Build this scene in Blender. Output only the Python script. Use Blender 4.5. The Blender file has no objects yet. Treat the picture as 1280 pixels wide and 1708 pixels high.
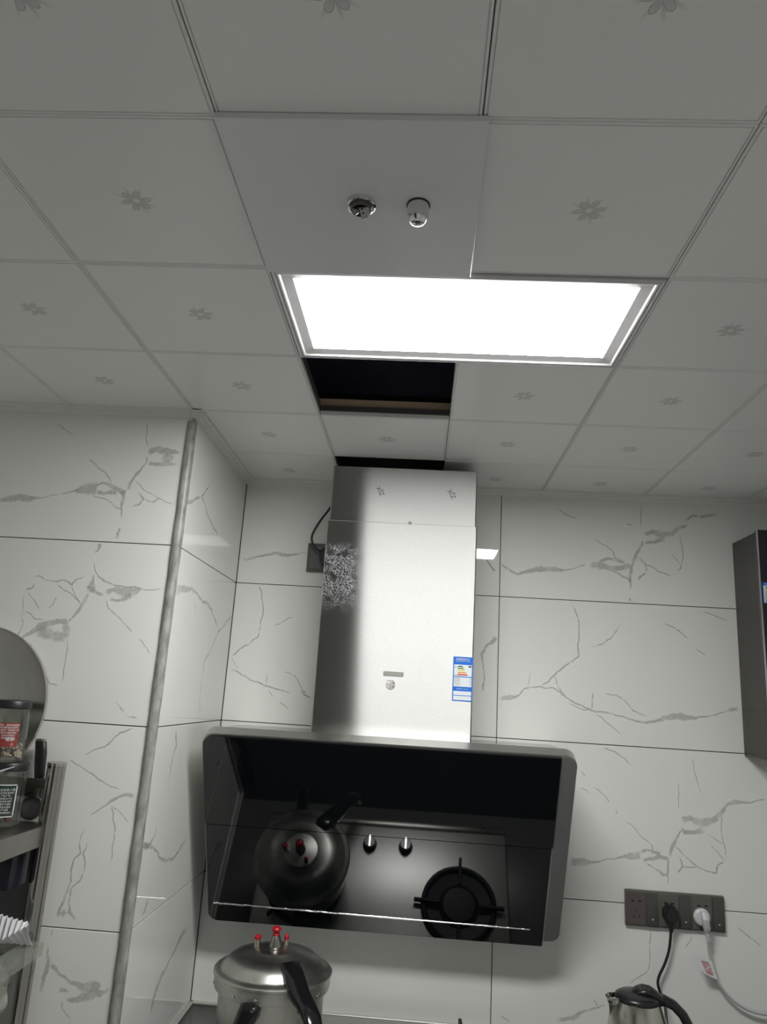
import bpy, bmesh, math, random
from mathutils import Vector, Matrix, Euler
from math import sin, cos, pi, radians
random.seed(7)
sc = bpy.context.scene
C = sc.collection

# ------------------------------------------------------------------ camera, world, light, exposure
H = 2.28                                     # ceiling height above the floor; every z below is measured from the ceiling
F = 1220.37
CAM = Vector((0.2589, -0.6831, -0.6242))
ROT = Euler((1.8175, -0.0594, 0.0464), 'XYZ')
cd = bpy.data.cameras.new('camera'); cam = bpy.data.objects.new('camera', cd); C.objects.link(cam)
cd.sensor_fit = 'VERTICAL'; cd.sensor_height = 24.0; cd.lens = F / 1708 * 24.0
cd.clip_start = 0.02
cam.location = CAM + Vector((0, 0, H)); cam.rotation_euler = ROT
sc.camera = cam
w = bpy.data.worlds.new('world'); sc.world = w; w.use_nodes = True
w.node_tree.nodes['Background'].inputs[0].default_value = (0.5, 0.52, 0.55, 1)
w.node_tree.nodes['Background'].inputs[1].default_value = 0.05
LIGHT = 33.0                                  # radiance of the ceiling lamp's diffuser
sc.view_settings.view_transform = 'Standard'; sc.view_settings.look = 'None'
sc.view_settings.gamma = 1; sc.view_settings.use_curve_mapping = False
sc.view_settings.exposure = 0.38

# ------------------------------------------------------------------ measuring helpers (a photo ray met with a real plane)
RM = ROT.to_matrix()
def ray(a, b): return RM @ Vector(((a - 640) / F, (854 - b) / F, -1))
def onY(a, b, Y): d = ray(a, b); return CAM + d * ((Y - CAM.y) / d.y)
def onX(a, b, X): d = ray(a, b); return CAM + d * ((X - CAM.x) / d.x)
def onZ(a, b, Z): d = ray(a, b); return CAM + d * ((Z - CAM.z) / d.z)

# ------------------------------------------------------------------ materials
def nt(m):
    m.use_nodes = True
    return m.node_tree, m.node_tree.nodes, m.node_tree.links
def mat(name, col, rough=0.5, metal=0.0, spec=0.5, var=0.06, scale=30, bump=0.0, aniso=0.0, ior=None, trans=0.0, alpha=1.0, coat=0, rvar=0.0, tangent=None, stretch=(1, 1, 1)):
    m = bpy.data.materials.new(name); t, n, l = nt(m)
    p = n['Principled BSDF']
    p.inputs['Roughness'].default_value = rough; p.inputs['Metallic'].default_value = metal
    p.inputs['Specular IOR Level'].default_value = spec
    if ior: p.inputs['IOR'].default_value = ior
    p.inputs['Transmission Weight'].default_value = trans
    p.inputs['Alpha'].default_value = alpha
    p.inputs['Coat Weight'].default_value = coat
    p.inputs['Anisotropic'].default_value = aniso
    tc = n.new('ShaderNodeTexCoord'); mp = n.new('ShaderNodeMapping'); mp.inputs['Scale'].default_value = stretch
    l.new(tc.outputs['Object'], mp.inputs['Vector'])
    ns = n.new('ShaderNodeTexNoise'); ns.inputs['Scale'].default_value = scale; ns.inputs['Detail'].default_value = 5
    l.new(mp.outputs[0], ns.inputs['Vector'])
    mx = n.new('ShaderNodeMix'); mx.data_type = 'RGBA'
    c0 = tuple(max(0, c * (1 - var)) for c in col); c1 = tuple(min(1, c * (1 + var)) for c in col)
    mx.inputs['A'].default_value = (*c0, 1); mx.inputs['B'].default_value = (*c1, 1)
    l.new(ns.outputs['Fac'], mx.inputs['Factor']); l.new(mx.outputs['Result'], p.inputs['Base Color'])
    if rvar:
        mr = n.new('ShaderNodeMapRange'); mr.inputs['To Min'].default_value = rough - rvar; mr.inputs['To Max'].default_value = rough + rvar
        l.new(ns.outputs['Fac'], mr.inputs['Value']); l.new(mr.outputs[0], p.inputs['Roughness'])
    if bump:
        b = n.new('ShaderNodeBump'); b.inputs['Strength'].default_value = bump; b.inputs['Distance'].default_value = 0.001
        l.new(ns.outputs['Fac'], b.inputs['Height']); l.new(b.outputs[0], p.inputs['Normal'])
    if tangent:
        cx = n.new('ShaderNodeCombineXYZ')
        for i in range(3): cx.inputs[i].default_value = tangent[i]
        l.new(cx.outputs[0], p.inputs['Tangent'])
    return m
def emit(name, col, s):
    m = bpy.data.materials.new(name); t, n, l = nt(m); n.clear()
    e = n.new('ShaderNodeEmission'); e.inputs[0].default_value = (*col, 1); e.inputs[1].default_value = s
    o = n.new('ShaderNodeOutputMaterial'); l.new(e.outputs[0], o.inputs[0]); return m

TILE = (0.80, 0.805, 0.775)
M = {}
M['tile'] = mat('glazed_white_tile', TILE, 0.015, spec=0.30, var=0.025, scale=5)
M['grout'] = mat('grey_grout', (0.10, 0.10, 0.09), 0.9)
M['plaster'] = mat('pale_plaster', (0.88, 0.88, 0.86), 0.8)
M['plenum'] = mat('dark_plenum_concrete', (0.42, 0.44, 0.60), 0.95, var=0.25, scale=4)
M['trim'] = mat('white_enamel_trim', (0.80, 0.80, 0.775), 0.35)
M['floor'] = mat('pale_floor_tile', (0.76, 0.75, 0.73), 0.4)
M['post_steel'] = mat('polished_post_steel', (0.40, 0.385, 0.36), 0.10, 1.0, var=0.12, scale=14)
M['steel'] = mat('stainless_steel', (0.58, 0.57, 0.54), 0.24, 1.0, var=0.1, scale=12, rvar=0.05)
M['steel_dark'] = mat('worn_stainless_steel', (0.34, 0.325, 0.30), 0.3, 1.0, var=0.2, scale=14, rvar=0.08)
M['chrome'] = mat('chrome', (0.72, 0.72, 0.74), 0.08, 1.0, var=0.02)
M['mirror_tape'] = mat('bright_metal_tape', (0.85, 0.87, 0.9), 0.18, 1.0, var=0.2, scale=90, bump=0.8)
M['alu'] = mat('pressed_aluminium', (0.52, 0.52, 0.485), 0.34, 1.0, var=0.45, scale=16, rvar=0.08, bump=0.08)
M['black_glass'] = mat('black_glass', (0.003, 0.004, 0.005), 0.03, spec=0.5, ior=1.75, var=0.1)
M['hood_panel'] = mat('grey_painted_metal', (0.235, 0.235, 0.24), 0.38, 0.55, var=0.03)
M['bakelite'] = mat('black_bakelite', (0.008, 0.008, 0.009), 0.16, var=0.2)
M['black_plastic'] = mat('black_plastic', (0.012, 0.012, 0.013), 0.4, var=0.2)
M['kettle_black'] = mat('kettle_black_plastic', (0.012, 0.013, 0.014), 0.28, var=0.2)
M['red_plastic'] = mat('red_plastic', (0.45, 0.01, 0.025), 0.3, var=0.1)
M['white_plastic'] = mat('white_plastic', (0.62, 0.62, 0.64), 0.4, var=0.04)
M['socket'] = mat('grey_socket_plastic', (0.105, 0.107, 0.094), 0.35, 0.0, var=0.06)
M['socket_hole'] = mat('socket_hole_black', (0.004, 0.004, 0.004), 0.7)
M['switch_dot'] = mat('pale_switch_dot', (0.6, 0.6, 0.55), 0.4)
M['heater_side'] = mat('dark_brushed_heater_metal', (0.10, 0.095, 0.087), 0.36, 0.75, var=0.12, scale=8, stretch=(1, 12, 1))
M['heater_front'] = mat('dark_heater_front', (0.03, 0.03, 0.04), 0.2, 0.3, var=0.1)
M['granite'] = mat('grey_granite', (0.11, 0.11, 0.107), 0.25, var=0.5, scale=220)
M['cabinet'] = mat('grey_cabinet_laminate', (0.16, 0.16, 0.165), 0.4)
M['iron'] = mat('cast_iron', (0.012, 0.012, 0.012), 0.5, 0.2, bump=0.3)
M['wood'] = mat('brown_timber', (0.55, 0.40, 0.28), 0.7, var=0.3, scale=20, stretch=(0.1, 1, 1))
M['zinc'] = mat('dull_zinc_channel', (0.16, 0.15, 0.14), 0.5, 0.6)
M['blue'] = mat('label_blue', (0.01, 0.15, 0.62), 0.4, var=0.05)
M['label_white'] = mat('label_white', (0.72, 0.76, 0.78), 0.4, var=0.03)
M['ink'] = mat('black_ink', (0.03, 0.028, 0.03), 0.5)
M['ink_soft'] = mat('faded_ink', (0.30, 0.30, 0.28), 0.5)
M['white_ink'] = mat('white_ink', (0.75, 0.75, 0.75), 0.5)
M['plate_grey'] = mat('pale_name_plate', (0.42, 0.42, 0.38), 0.35, 0.5)
M['plate_light'] = mat('pale_name_letters', (0.72, 0.72, 0.68), 0.3, 0.5)
M['green_a'] = mat('label_green', (0.01, 0.18, 0.08), 0.5)
M['green_b'] = mat('label_light_green', (0.16, 0.26, 0.05), 0.5)
M['yellow'] = mat('label_yellow', (0.75, 0.62, 0.12), 0.5)
M['orange'] = mat('label_orange', (0.75, 0.28, 0.08), 0.5)
M['red'] = mat('label_red', (0.55, 0.06, 0.03), 0.5)
M['red_label'] = mat('dark_red_paper', (0.22, 0.03, 0.02), 0.5, var=0.15)
M['red_ink'] = mat('red_ink', (0.5, 0.08, 0.09), 0.5)
M['green_label'] = mat('dark_green_paper', (0.012, 0.03, 0.018), 0.4)
M['spice'] = mat('dark_dried_spice', (0.10, 0.045, 0.025), 0.8, var=0.7, scale=120, bump=1.0)
M['spice_pale'] = mat('pale_dried_slices', (0.42, 0.34, 0.27), 0.7, var=0.4, scale=60)
M['navy'] = mat('navy_plastic', (0.010, 0.010, 0.022), 0.35)
M['board'] = mat('charcoal_board', (0.13, 0.13, 0.135), 0.5)
M['paper'] = mat('white_pleated_paper', (0.75, 0.76, 0.77), 0.5)
def glassy(name, tint, rough=0.02, mixf=0.02, milk=0.0):
    m = bpy.data.materials.new(name); t, n, l = nt(m); n.clear()
    tr = n.new('ShaderNodeBsdfTransparent'); tr.inputs[0].default_value = (*tint, 1)
    g = n.new('ShaderNodeBsdfAnisotropic'); g.inputs['Roughness'].default_value = rough; g.inputs['Color'].default_value = (.9, .9, .9, 1)
    fr_ = n.new('ShaderNodeFresnel'); ge = n.new('ShaderNodeNewGeometry'); io = n.new('ShaderNodeMath'); io.operation = 'MULTIPLY_ADD'; io.inputs[1].default_value = 1 / 1.45 - 1.45; io.inputs[2].default_value = 1.45
    l.new(ge.outputs['Backfacing'], io.inputs[0]); l.new(io.outputs[0], fr_.inputs[0])
    ns = n.new('ShaderNodeTexNoise'); ns.inputs['Scale'].default_value = 25
    mb = n.new('ShaderNodeMath'); mb.operation = 'MULTIPLY_ADD'; mb.inputs[1].default_value = mixf; l.new(ns.outputs['Fac'], mb.inputs[0]); l.new(fr_.outputs[0], mb.inputs[2])
    mx = n.new('ShaderNodeMixShader'); l.new(mb.outputs[0], mx.inputs[0]); l.new(tr.outputs[0], mx.inputs[1]); l.new(g.outputs[0], mx.inputs[2]); out = mx.outputs[0]
    if milk:
        d = n.new('ShaderNodeBsdfDiffuse'); d.inputs[0].default_value = (.75, .77, .72, 1); m2 = n.new('ShaderNodeMixShader'); m2.inputs[0].default_value = milk
        l.new(out, m2.inputs[1]); l.new(d.outputs[0], m2.inputs[2]); out = m2.outputs[0]
    o = n.new('ShaderNodeOutputMaterial'); l.new(out, o.inputs[0]); return m
M['clear'] = glassy('clear_plastic', (0.90, 0.91, 0.89))
M['lid_glass'] = glassy('tempered_lid_glass', (0.98, 0.985, 0.98), 0.03, 0.0)
M['bag'] = glassy('crumpled_clear_bag', (0.85, 0.87, 0.82), 0.12, 0.1, 0.32)
M['film'] = mat('torn_protective_film', (0.31, 0.31, 0.295), 0.38, 0.0, var=0.85, scale=70, bump=1.0, rvar=0.12, stretch=(1, 1, 0.45))

# marble print: lies on the glaze, its strength runs along the vein as an attribute
def vein_mat():
    m = bpy.data.materials.new('grey_marble_vein_print'); t, n, l = nt(m); n.clear()
    at = n.new('ShaderNodeAttribute'); at.attribute_name = 'strength'
    g = n.new('ShaderNodeBsdfPrincipled'); g.inputs['Base Color'].default_value = (0.53, 0.535, 0.525, 1)
    g.inputs['Roughness'].default_value = 0.015; g.inputs['Specular IOR Level'].default_value = 0.30
    tr = n.new('ShaderNodeBsdfTransparent')
    tc = n.new('ShaderNodeTexCoord'); ns = n.new('ShaderNodeTexNoise'); ns.inputs['Scale'].default_value = 45; ns.inputs['Detail'].default_value = 6
    l.new(tc.outputs['Object'], ns.inputs['Vector'])
    mr = n.new('ShaderNodeMapRange'); mr.inputs['From Min'].default_value = 0.3; mr.inputs['From Max'].default_value = 0.6; mr.inputs['To Min'].default_value = 0.45; mr.inputs['To Max'].default_value = 1.0
    l.new(ns.outputs['Fac'], mr.inputs['Value'])
    mu = n.new('ShaderNodeMath'); mu.operation = 'MULTIPLY'; l.new(at.outputs['Fac'], mu.inputs[0]); l.new(mr.outputs[0], mu.inputs[1])
    mx = n.new('ShaderNodeMixShader'); l.new(mu.outputs[0], mx.inputs[0]); l.new(tr.outputs[0], mx.inputs[1]); l.new(g.outputs[0], mx.inputs[2])
    o = n.new('ShaderNodeOutputMaterial'); l.new(mx.outputs[0], o.inputs[0]); return m
M['vein'] = vein_mat()

# ceiling panel: white coated aluminium with a small printed flower at the middle of each panel
def flower_mat():
    m = bpy.data.materials.new('coated_ceiling_panel'); t, n, l = nt(m); p = n['Principled BSDF']
    p.inputs['Roughness'].default_value = 0.28; p.inputs['Specular IOR Level'].default_value = 0.35
    tc = n.new('ShaderNodeTexCoord'); sp = n.new('ShaderNodeSeparateXYZ'); l.new(tc.outputs['Object'], sp.inputs[0])
    def M2(op, a, b=None, c=None):
        q = n.new('ShaderNodeMath'); q.operation = op
        for i, v in enumerate((a, b, c)):
            if v is None: continue
            if isinstance(v, (int, float)): q.inputs[i].default_value = v
            else: l.new(v, q.inputs[i])
        return q.outputs[0]
    def SS(v, a, b):
        q = n.new('ShaderNodeMapRange'); q.interpolation_type = 'SMOOTHSTEP'; q.inputs['From Min'].default_value = a; q.inputs['From Max'].default_value = b
        l.new(v, q.inputs['Value']); return q.outputs[0]
    x, y = sp.outputs[0], sp.outputs[1]
    r = M2('SQRT', M2('ADD', M2('MULTIPLY', x, x), M2('MULTIPLY', y, y)))
    th = M2('ARCTAN2', y, x)
    def petals(k, ph, r0, r1, pw):
        c = M2('ABSOLUTE', M2('COSINE', M2('MULTIPLY_ADD', th, k, ph)))
        R = M2('MULTIPLY_ADD', M2('POWER', c, pw), r1, r0)
        return M2('SUBTRACT', R, r)
    a = petals(3, 0.5, 0.0045, 0.0165, 0.8)                 # six round petals
    line = M2('SUBTRACT', SS(a, -0.0006, 0.0006), M2('MULTIPLY', SS(a, 0.0008, 0.0028), 0.55))
    b = petals(4, 1.1, 0.002, 0.030, 5)                     # longer pointed leaves
    leaf = M2('MULTIPLY', SS(b, -0.001, 0.004), 0.42)
    ctr = SS(r, 0.0052, 0.0040)
    f = M2('MAXIMUM', line, leaf)
    f = M2('MULTIPLY', f, M2('SUBTRACT', 1.0, M2('MULTIPLY', ctr, 0.85)))
    f = M2('MULTIPLY', f, SS(r, 0.036, 0.008))
    f = M2('MULTIPLY', f, 0.85)
    mx = n.new('ShaderNodeMix'); mx.data_type = 'RGBA'; mx.inputs['A'].default_value = (0.86, 0.86, 0.845, 1); mx.inputs['B'].default_value = (0.25, 0.245, 0.235, 1)
    l.new(f, mx.inputs['Factor']); l.new(mx.outputs['Result'], p.inputs['Base Color'])
    ns = n.new('ShaderNodeTexNoise'); ns.inputs['Scale'].default_value = 6; l.new(tc.outputs['Object'], ns.inputs['Vector'])
    bm = n.new('ShaderNodeBump'); bm.inputs['Strength'].default_value = 0.03; bm.inputs['Distance'].default_value = 0.01; l.new(ns.outputs['Fac'], bm.inputs['Height']); l.new(bm.outputs[0], p.inputs['Normal'])
    return m
M['ceil'] = flower_mat()
M['plain_panel'] = mat('plain_coated_panel', (0.76, 0.775, 0.78), 0.3, var=0.02)

# chimney steel: brushed across, so its highlight smears up and down; a patch of dried splashes upper left
def chimney_mat(patch):
    m = bpy.data.materials.new('brushed_chimney_steel' + ('_splashed' if patch else '')); t, n, l = nt(m); n.clear()
    def math_(op, a, b):
        q = n.new('ShaderNodeMath'); q.operation = op
        for i, v in enumerate((a, b)):
            if isinstance(v, (int, float)): q.inputs[i].default_value = v
            else: l.new(v, q.inputs[i])
        return q.outputs[0]
    tc = n.new('ShaderNodeTexCoord')
    mp = n.new('ShaderNodeMapping'); mp.inputs['Scale'].default_value = (1.0, 1, 2.2); l.new(tc.outputs['Object'], mp.inputs[0])
    ns = n.new('ShaderNodeTexNoise'); ns.inputs['Scale'].default_value = 260; ns.inputs['Detail'].default_value = 4; l.new(mp.outputs[0], ns.inputs['Vector'])
    mx = n.new('ShaderNodeMix'); mx.data_type = 'RGBA'; mx.inputs['A'].default_value = (0.36, 0.36, 0.35, 1); mx.inputs['B'].default_value = (0.50, 0.50, 0.485, 1); l.new(ns.outputs['Fac'], mx.inputs['Factor'])
    g = n.new('ShaderNodeBsdfAnisotropic'); g.inputs['Roughness'].default_value = 0.31; g.inputs['Anisotropy'].default_value = 0.84
    cx = n.new('ShaderNodeCombineXYZ'); cx.inputs[0].default_value = 1.0; l.new(cx.outputs[0], g.inputs['Tangent'])
    bp = n.new('ShaderNodeBump'); bp.inputs['Strength'].default_value = 0.05; bp.inputs['Distance'].default_value = 0.0004; l.new(ns.outputs['Fac'], bp.inputs['Height']); l.new(bp.outputs[0], g.inputs['Normal'])
    l.new(mx.outputs['Result'], g.inputs['Color'])
    o = n.new('ShaderNodeOutputMaterial'); out = g.outputs[0]
    if patch:      # dried splashes, upper left of the lower cover
        nd_ = n.new('ShaderNodeTexNoise'); nd_.inputs['Scale'].default_value = 60; l.new(tc.outputs['Object'], nd_.inputs['Vector'])
        va = n.new('ShaderNodeVectorMath'); va.operation = 'MULTIPLY_ADD'; va.inputs[1].default_value = (.016, .016, .016); l.new(nd_.outputs['Color'], va.inputs[0]); l.new(tc.outputs['Object'], va.inputs[2])
        vo = n.new('ShaderNodeTexVoronoi'); vo.feature = 'DISTANCE_TO_EDGE'; vo.inputs['Scale'].default_value = 170; l.new(va.outputs[0], vo.inputs['Vector'])
        def ss(v, a, b):
            q = n.new('ShaderNodeMapRange'); q.interpolation_type = 'SMOOTHSTEP'; q.inputs['From Min'].default_value = a; q.inputs['From Max'].default_value = b; l.new(v, q.inputs['Value']); return q.outputs[0]
        sp = n.new('ShaderNodeSeparateXYZ'); l.new(tc.outputs['Object'], sp.inputs[0])
        big = n.new('ShaderNodeTexNoise'); big.inputs['Scale'].default_value = 40; big.inputs['Detail'].default_value = 4; l.new(tc.outputs['Object'], big.inputs['Vector'])
        f = math_('MULTIPLY', ss(vo.outputs['Distance'], 0.16, 0.03), ss(big.outputs['Fac'], 0.34, 0.50))
        f = math_('MULTIPLY', f, ss(sp.outputs[0], -0.085, -0.115))
        f = math_('MULTIPLY', f, ss(sp.outputs[2], 1.19 - 0.44, 1.19 - 0.35)); f = math_('MULTIPLY', f, ss(sp.outputs[2], 1.19 - 0.235, 1.19 - 0.262))
        f = math_('MULTIPLY', f, 0.5)
        df = n.new('ShaderNodeBsdfDiffuse'); df.inputs[0].default_value = (0.62, 0.63, 0.66, 1)
        ms = n.new('ShaderNodeMixShader'); l.new(f, ms.inputs[0]); l.new(out, ms.inputs[1]); l.new(df.outputs[0], ms.inputs[2]); out = ms.outputs[0]
    l.new(out, o.inputs[0]); return m

# ------------------------------------------------------------------ mesh helpers
class MB:
    def __init__(s): s.v = []; s.f = []; s.s = []
    def add(s, vs, fs):
        o = len(s.v); s.v += [Vector(v) for v in vs]; s.f += [tuple(i + o for i in f) for f in fs]; return s
    def box(s, x0, x1, y0, y1, z0, z1, m=None):
        vs = [Vector((x, y, z)) for x in (x0, x1) for y in (y0, y1) for z in (z0, z1)]
        if m: vs = [m @ v for v in vs]
        return s.add(vs, [(0, 1, 3, 2), (4, 6, 7, 5), (0, 4, 5, 1), (2, 3, 7, 6), (0, 2, 6, 4), (1, 5, 7, 3)])
    def rbox(s, x0, x1, y0, y1, z0, z1, r=0.002, seg=2, m=None):
        bm = bmesh.new()
        bmesh.ops.create_cube(bm, size=1.0)
        for v in bm.verts: v.co = Vector(((x0 + x1) / 2 + v.co.x * (x1 - x0), (y0 + y1) / 2 + v.co.y * (y1 - y0), (z0 + z1) / 2 + v.co.z * (z1 - z0)))
        bmesh.ops.bevel(bm, geom=list(bm.edges), offset=r, segments=seg, affect='EDGES', profile=0.5)
        bm.verts.index_update()
        s.add([(m @ v.co if m else v.co.copy()) for v in bm.verts], [tuple(v.index for v in f.verts) for f in bm.faces]); bm.free(); return s
    def lathe(s, prof, c=(0, 0, 0), n=32, m=None):
        # prof: (radius, height) pairs, axis z
        vs = []; fs = []; c = Vector(c)
        for r, h in prof:
            for k in range(n):
                a = 2 * pi * k / n; p = Vector((r * cos(a), r * sin(a), h)); vs.append((m @ p if m else p) + c)
        L = len(prof)
        for i in range(L - 1):
            for k in range(n):
                k2 = (k + 1) % n; fs.append((i * n + k, i * n + k2, (i + 1) * n + k2, (i + 1) * n + k))
        if prof[0][0] > 1e-6: fs.append(tuple(range(n - 1, -1, -1)))
        if prof[-1][0] > 1e-6: fs.append(tuple((L - 1) * n + k for k in range(n)))
        return s.add(vs, fs)
    def tube(s, pts, r, n=10, closed=False):
        pts = [Vector(p) for p in pts]; vs = []; fs = []; L = len(pts)
        rr = r if isinstance(r, (list, tuple)) else [r] * L
        up = None
        for i, p in enumerate(pts):
            if closed: d = pts[(i + 1) % L] - pts[i - 1]
            else: d = pts[min(i + 1, L - 1)] - pts[max(i - 1, 0)]
            d.normalize()
            if up is None: up = d.orthogonal().normalized()
            up = (up - d * up.dot(d)).normalized(); q = d.cross(up)
            for k in range(n):
                a = 2 * pi * k / n; vs.append(p + up * cos(a) * rr[i] + q * sin(a) * rr[i])
        for i in range(L if closed else L - 1):
            j = (i + 1) % L
            for k in range(n):
                k2 = (k + 1) % n; fs.append((i * n + k, i * n + k2, j * n + k2, j * n + k))
        if not closed: fs.append(tuple(range(n - 1, -1, -1))); fs.append(tuple((L - 1) * n + k for k in range(n)))
        return s.add(vs, fs)
    def sweep(s, secs, n=12, pw=3.0):
        # secs: (centre, axis_a (vector with length), axis_b) superellipse sections
        vs = []; fs = []
        for c, a, b in secs:
            c = Vector(c); a = Vector(a); b = Vector(b)
            for k in range(n):
                t = 2 * pi * (k + .5) / n; ct, st = cos(t), sin(t)
                vs.append(c + a * (abs(ct) ** (2 / pw) * (1 if ct > 0 else -1)) + b * (abs(st) ** (2 / pw) * (1 if st > 0 else -1)))
        L = len(secs)
        for i in range(L - 1):
            for k in range(n):
                k2 = (k + 1) % n; fs.append((i * n + k, i * n + k2, (i + 1) * n + k2, (i + 1) * n + k))
        fs.append(tuple(range(n - 1, -1, -1))); fs.append(tuple((L - 1) * n + k for k in range(n)))
        return s.add(vs, fs)
    def prism(s, outline, O, A, B, N, t0, t1):
        # outline in (a, b) on the frame O, A, B; extruded along N from t0 to t1
        O, A, B, N = map(Vector, (O, A, B, N)); n = len(outline)
        vs = [O + A * a + B * b + N * t for t in (t0, t1) for a, b in outline]
        fs = [tuple(range(n - 1, -1, -1)), tuple(n + k for k in range(n))] + [(k, (k + 1) % n, n + (k + 1) % n, n + k) for k in range(n)]
        return s.add(vs, fs)
OFF = {}
def obj(name, mb, m, parent=None, smooth=25, base=None):
    me = bpy.data.meshes.new(name)
    if parent is not None: off = OFF[parent]
    else: off = Vector(base) if base is not None else Vector((0, 0, 0))
    me.from_pydata([v - off for v in mb.v], [], mb.f)
    bm = bmesh.new(); bm.from_mesh(me); bmesh.ops.recalc_face_normals(bm, faces=bm.faces); bm.to_mesh(me); bm.free()
    if smooth:
        for p in me.polygons: p.use_smooth = True
        me.set_sharp_from_angle(angle=radians(smooth))
    for mm in (m if isinstance(m, list) else [m]): me.materials.append(mm)
    o = bpy.data.objects.new(name, me); C.objects.link(o)
    if parent is not None: o.parent = parent
    else: o.location = off + Vector((0, 0, H))
    OFF[o] = off
    return o
def tag(o, label, cat, group=None):
    o['label'] = label; o['category'] = cat
    if group: o['group'] = group
    return o
def thing(name, loc, label, cat, group=None):
    o = bpy.data.objects.new(name, None); C.objects.link(o); o.location = Vector(loc) + Vector((0, 0, H)); o.empty_display_size = 0.05
    OFF[o] = Vector(loc); return tag(o, label, cat, group)
def struct(name, mb, m, **k):
    o = obj(name, mb, m, **k); o['kind'] = 'structure'; return o
def smoothpath(pts, k=8):
    pts = [Vector(p) for p in pts]; out = []
    for i in range(len(pts) - 1):
        p0 = pts[max(i - 1, 0)]; p1 = pts[i]; p2 = pts[i + 1]; p3 = pts[min(i + 2, len(pts) - 1)]
        for j in range(k):
            t = j / k
            out.append(0.5 * ((2 * p1) + (p2 - p0) * t + (2 * p0 - 5 * p1 + 4 * p2 - p3) * t * t + (3 * p1 - p0 - 3 * p2 + p3) * t ** 3))
    out.append(pts[-1]); return out
def rrect(a0, a1, b0, b1, r, n=6):
    rs = r if isinstance(r, (list, tuple)) else [r] * 4      # corners: (a0,b0) (a1,b0) (a1,b1) (a0,b1)
    out = []
    for (cx, cy, st, rr) in ((a0, b0, pi, rs[0]), (a1, b0, 1.5 * pi, rs[1]), (a1, b1, 0, rs[2]), (a0, b1, .5 * pi, rs[3])):
        if rr < 1e-5: out.append((cx, cy)); continue
        ox = cx + rr if cx == a0 else cx - rr; oy = cy + rr if cy == b0 else cy - rr
        for k in range(n + 1):
            t = st + (pi / 2) * k / n; out.append((ox + rr * cos(t), oy + rr * sin(t)))
    return out
def text(body, size, O, A, B, m, parent, name='lettering', thick=0.0002, align='LEFT', sx=1.0, lift=0.0003):
    """lettering laid flat: baseline along A, upwards along B, standing on the plane through O"""
    cu = bpy.data.curves.new(name, 'FONT'); cu.body = body; cu.size = size; cu.align_x = align; cu.resolution_u = 2
    to = bpy.data.objects.new(name, cu); C.objects.link(to)
    dg = bpy.context.evaluated_depsgraph_get(); src = to.evaluated_get(dg).to_mesh()
    A = Vector(A).normalized(); B = Vector(B).normalized(); N = A.cross(B); O = Vector(O)
    mb = MB(); mb.add([O + A * v.co.x * sx + B * v.co.y + N * lift for v in src.vertices], [tuple(p.vertices) for p in src.polygons])
    bpy.data.objects.remove(to, do_unlink=True); bpy.data.curves.remove(cu)
    return obj(name, mb, m, parent, smooth=0)

# ================================================================== THE ROOM
YW, YS, XS, XJ = 1.461, 0.915, -0.300, 0.481
J = [0.0, -0.322, -0.7175, -1.113, -1.509, -1.905, -H]
XL, XR, YF = -1.25, 1.85, -1.25
TT = 0.009                                   # tile thickness (faces of the tiles lie on YW, YS, XS)

# walls: backing with grout, tiles as pieces of it
wb = struct('wall_back', MB().box(XS - TT, XR, YW + TT, YW + 0.12, -H, 0.30), M['grout'], base=(0, YW + TT, -H), smooth=0)
wsf = struct('wall_shaft_front', MB().box(XL, XS - TT - 0.0005, YS + TT, YS + 0.06, -H, 0.30), M['grout'], base=(-0.7, YS + TT, -H), smooth=0)
wss = struct('wall_shaft_side', MB().box(XS - 0.06, XS - TT, YS + 0.0605, YW + TT - 0.0005, -H, 0.30), M['grout'], base=(XS - TT, 1.2, -H), smooth=0)
wl = struct('wall_left', MB().box(XL - 0.1, XL, YF - .1, YW + 0.12, -H, 0.30), M['plaster'], base=(XL, 0, -H), smooth=0)
wr = struct('wall_right', MB().box(XR, XR + 0.1, YF - .1, YW + 0.12, -H, 0.30), M['plaster'], base=(XR, 0, -H), smooth=0)
wf = struct('wall_front', MB().box(XL, XR, YF - 0.1, YF, -H, 0.30), M['plaster'], base=(0, YF, -H), smooth=0)
dr = struct('added_door_1', MB().rbox(-.95, -.15, YF + .0005, YF + .04, -H, -H + 2.05, .003, 1), mat('dark_brown_added_door', (.05, .04, .035), .45), base=(-.55, YF, -H))  # unseen dark door, added to give the polished steel dark streaks to mirror
obj('added_door_handle', MB().tube([(-.25, YF + .04, -1.25), (-.25, YF + .075, -1.25), (-.36, YF + .075, -1.25)], .009), M['chrome'], dr)
fl = struct('floor', MB().box(XL - .1, XR + .1, YF - .1, YW + .12, -H - 0.1, -H), M['floor'], base=(0, 0, -H), smooth=0)
tiles = []
def tile(plane, a0, a1, z0, z1, parent):
    """a tile on a wall: plane 'Y' (back), 'S' (shaft front) or 'X' (shaft side)"""
    g = 0.0011; mb = MB()
    if plane == 'X': mb.rbox(XS - TT + 0.0002, XS, a0 + g, a1 - g, z0 + g, z1 - g, 0.0006, 1)
    else:
        Y = YW if plane == 'Y' else YS
        mb.rbox(a0 + g, a1 - g, Y, Y + TT - 0.0002, z0 + g, z1 - g, 0.0006, 1)
    o = obj('wall_tile', mb, M['tile'], parent, smooth=0); tiles.append((plane, a0, a1, z0, z1, o)); return o
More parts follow.
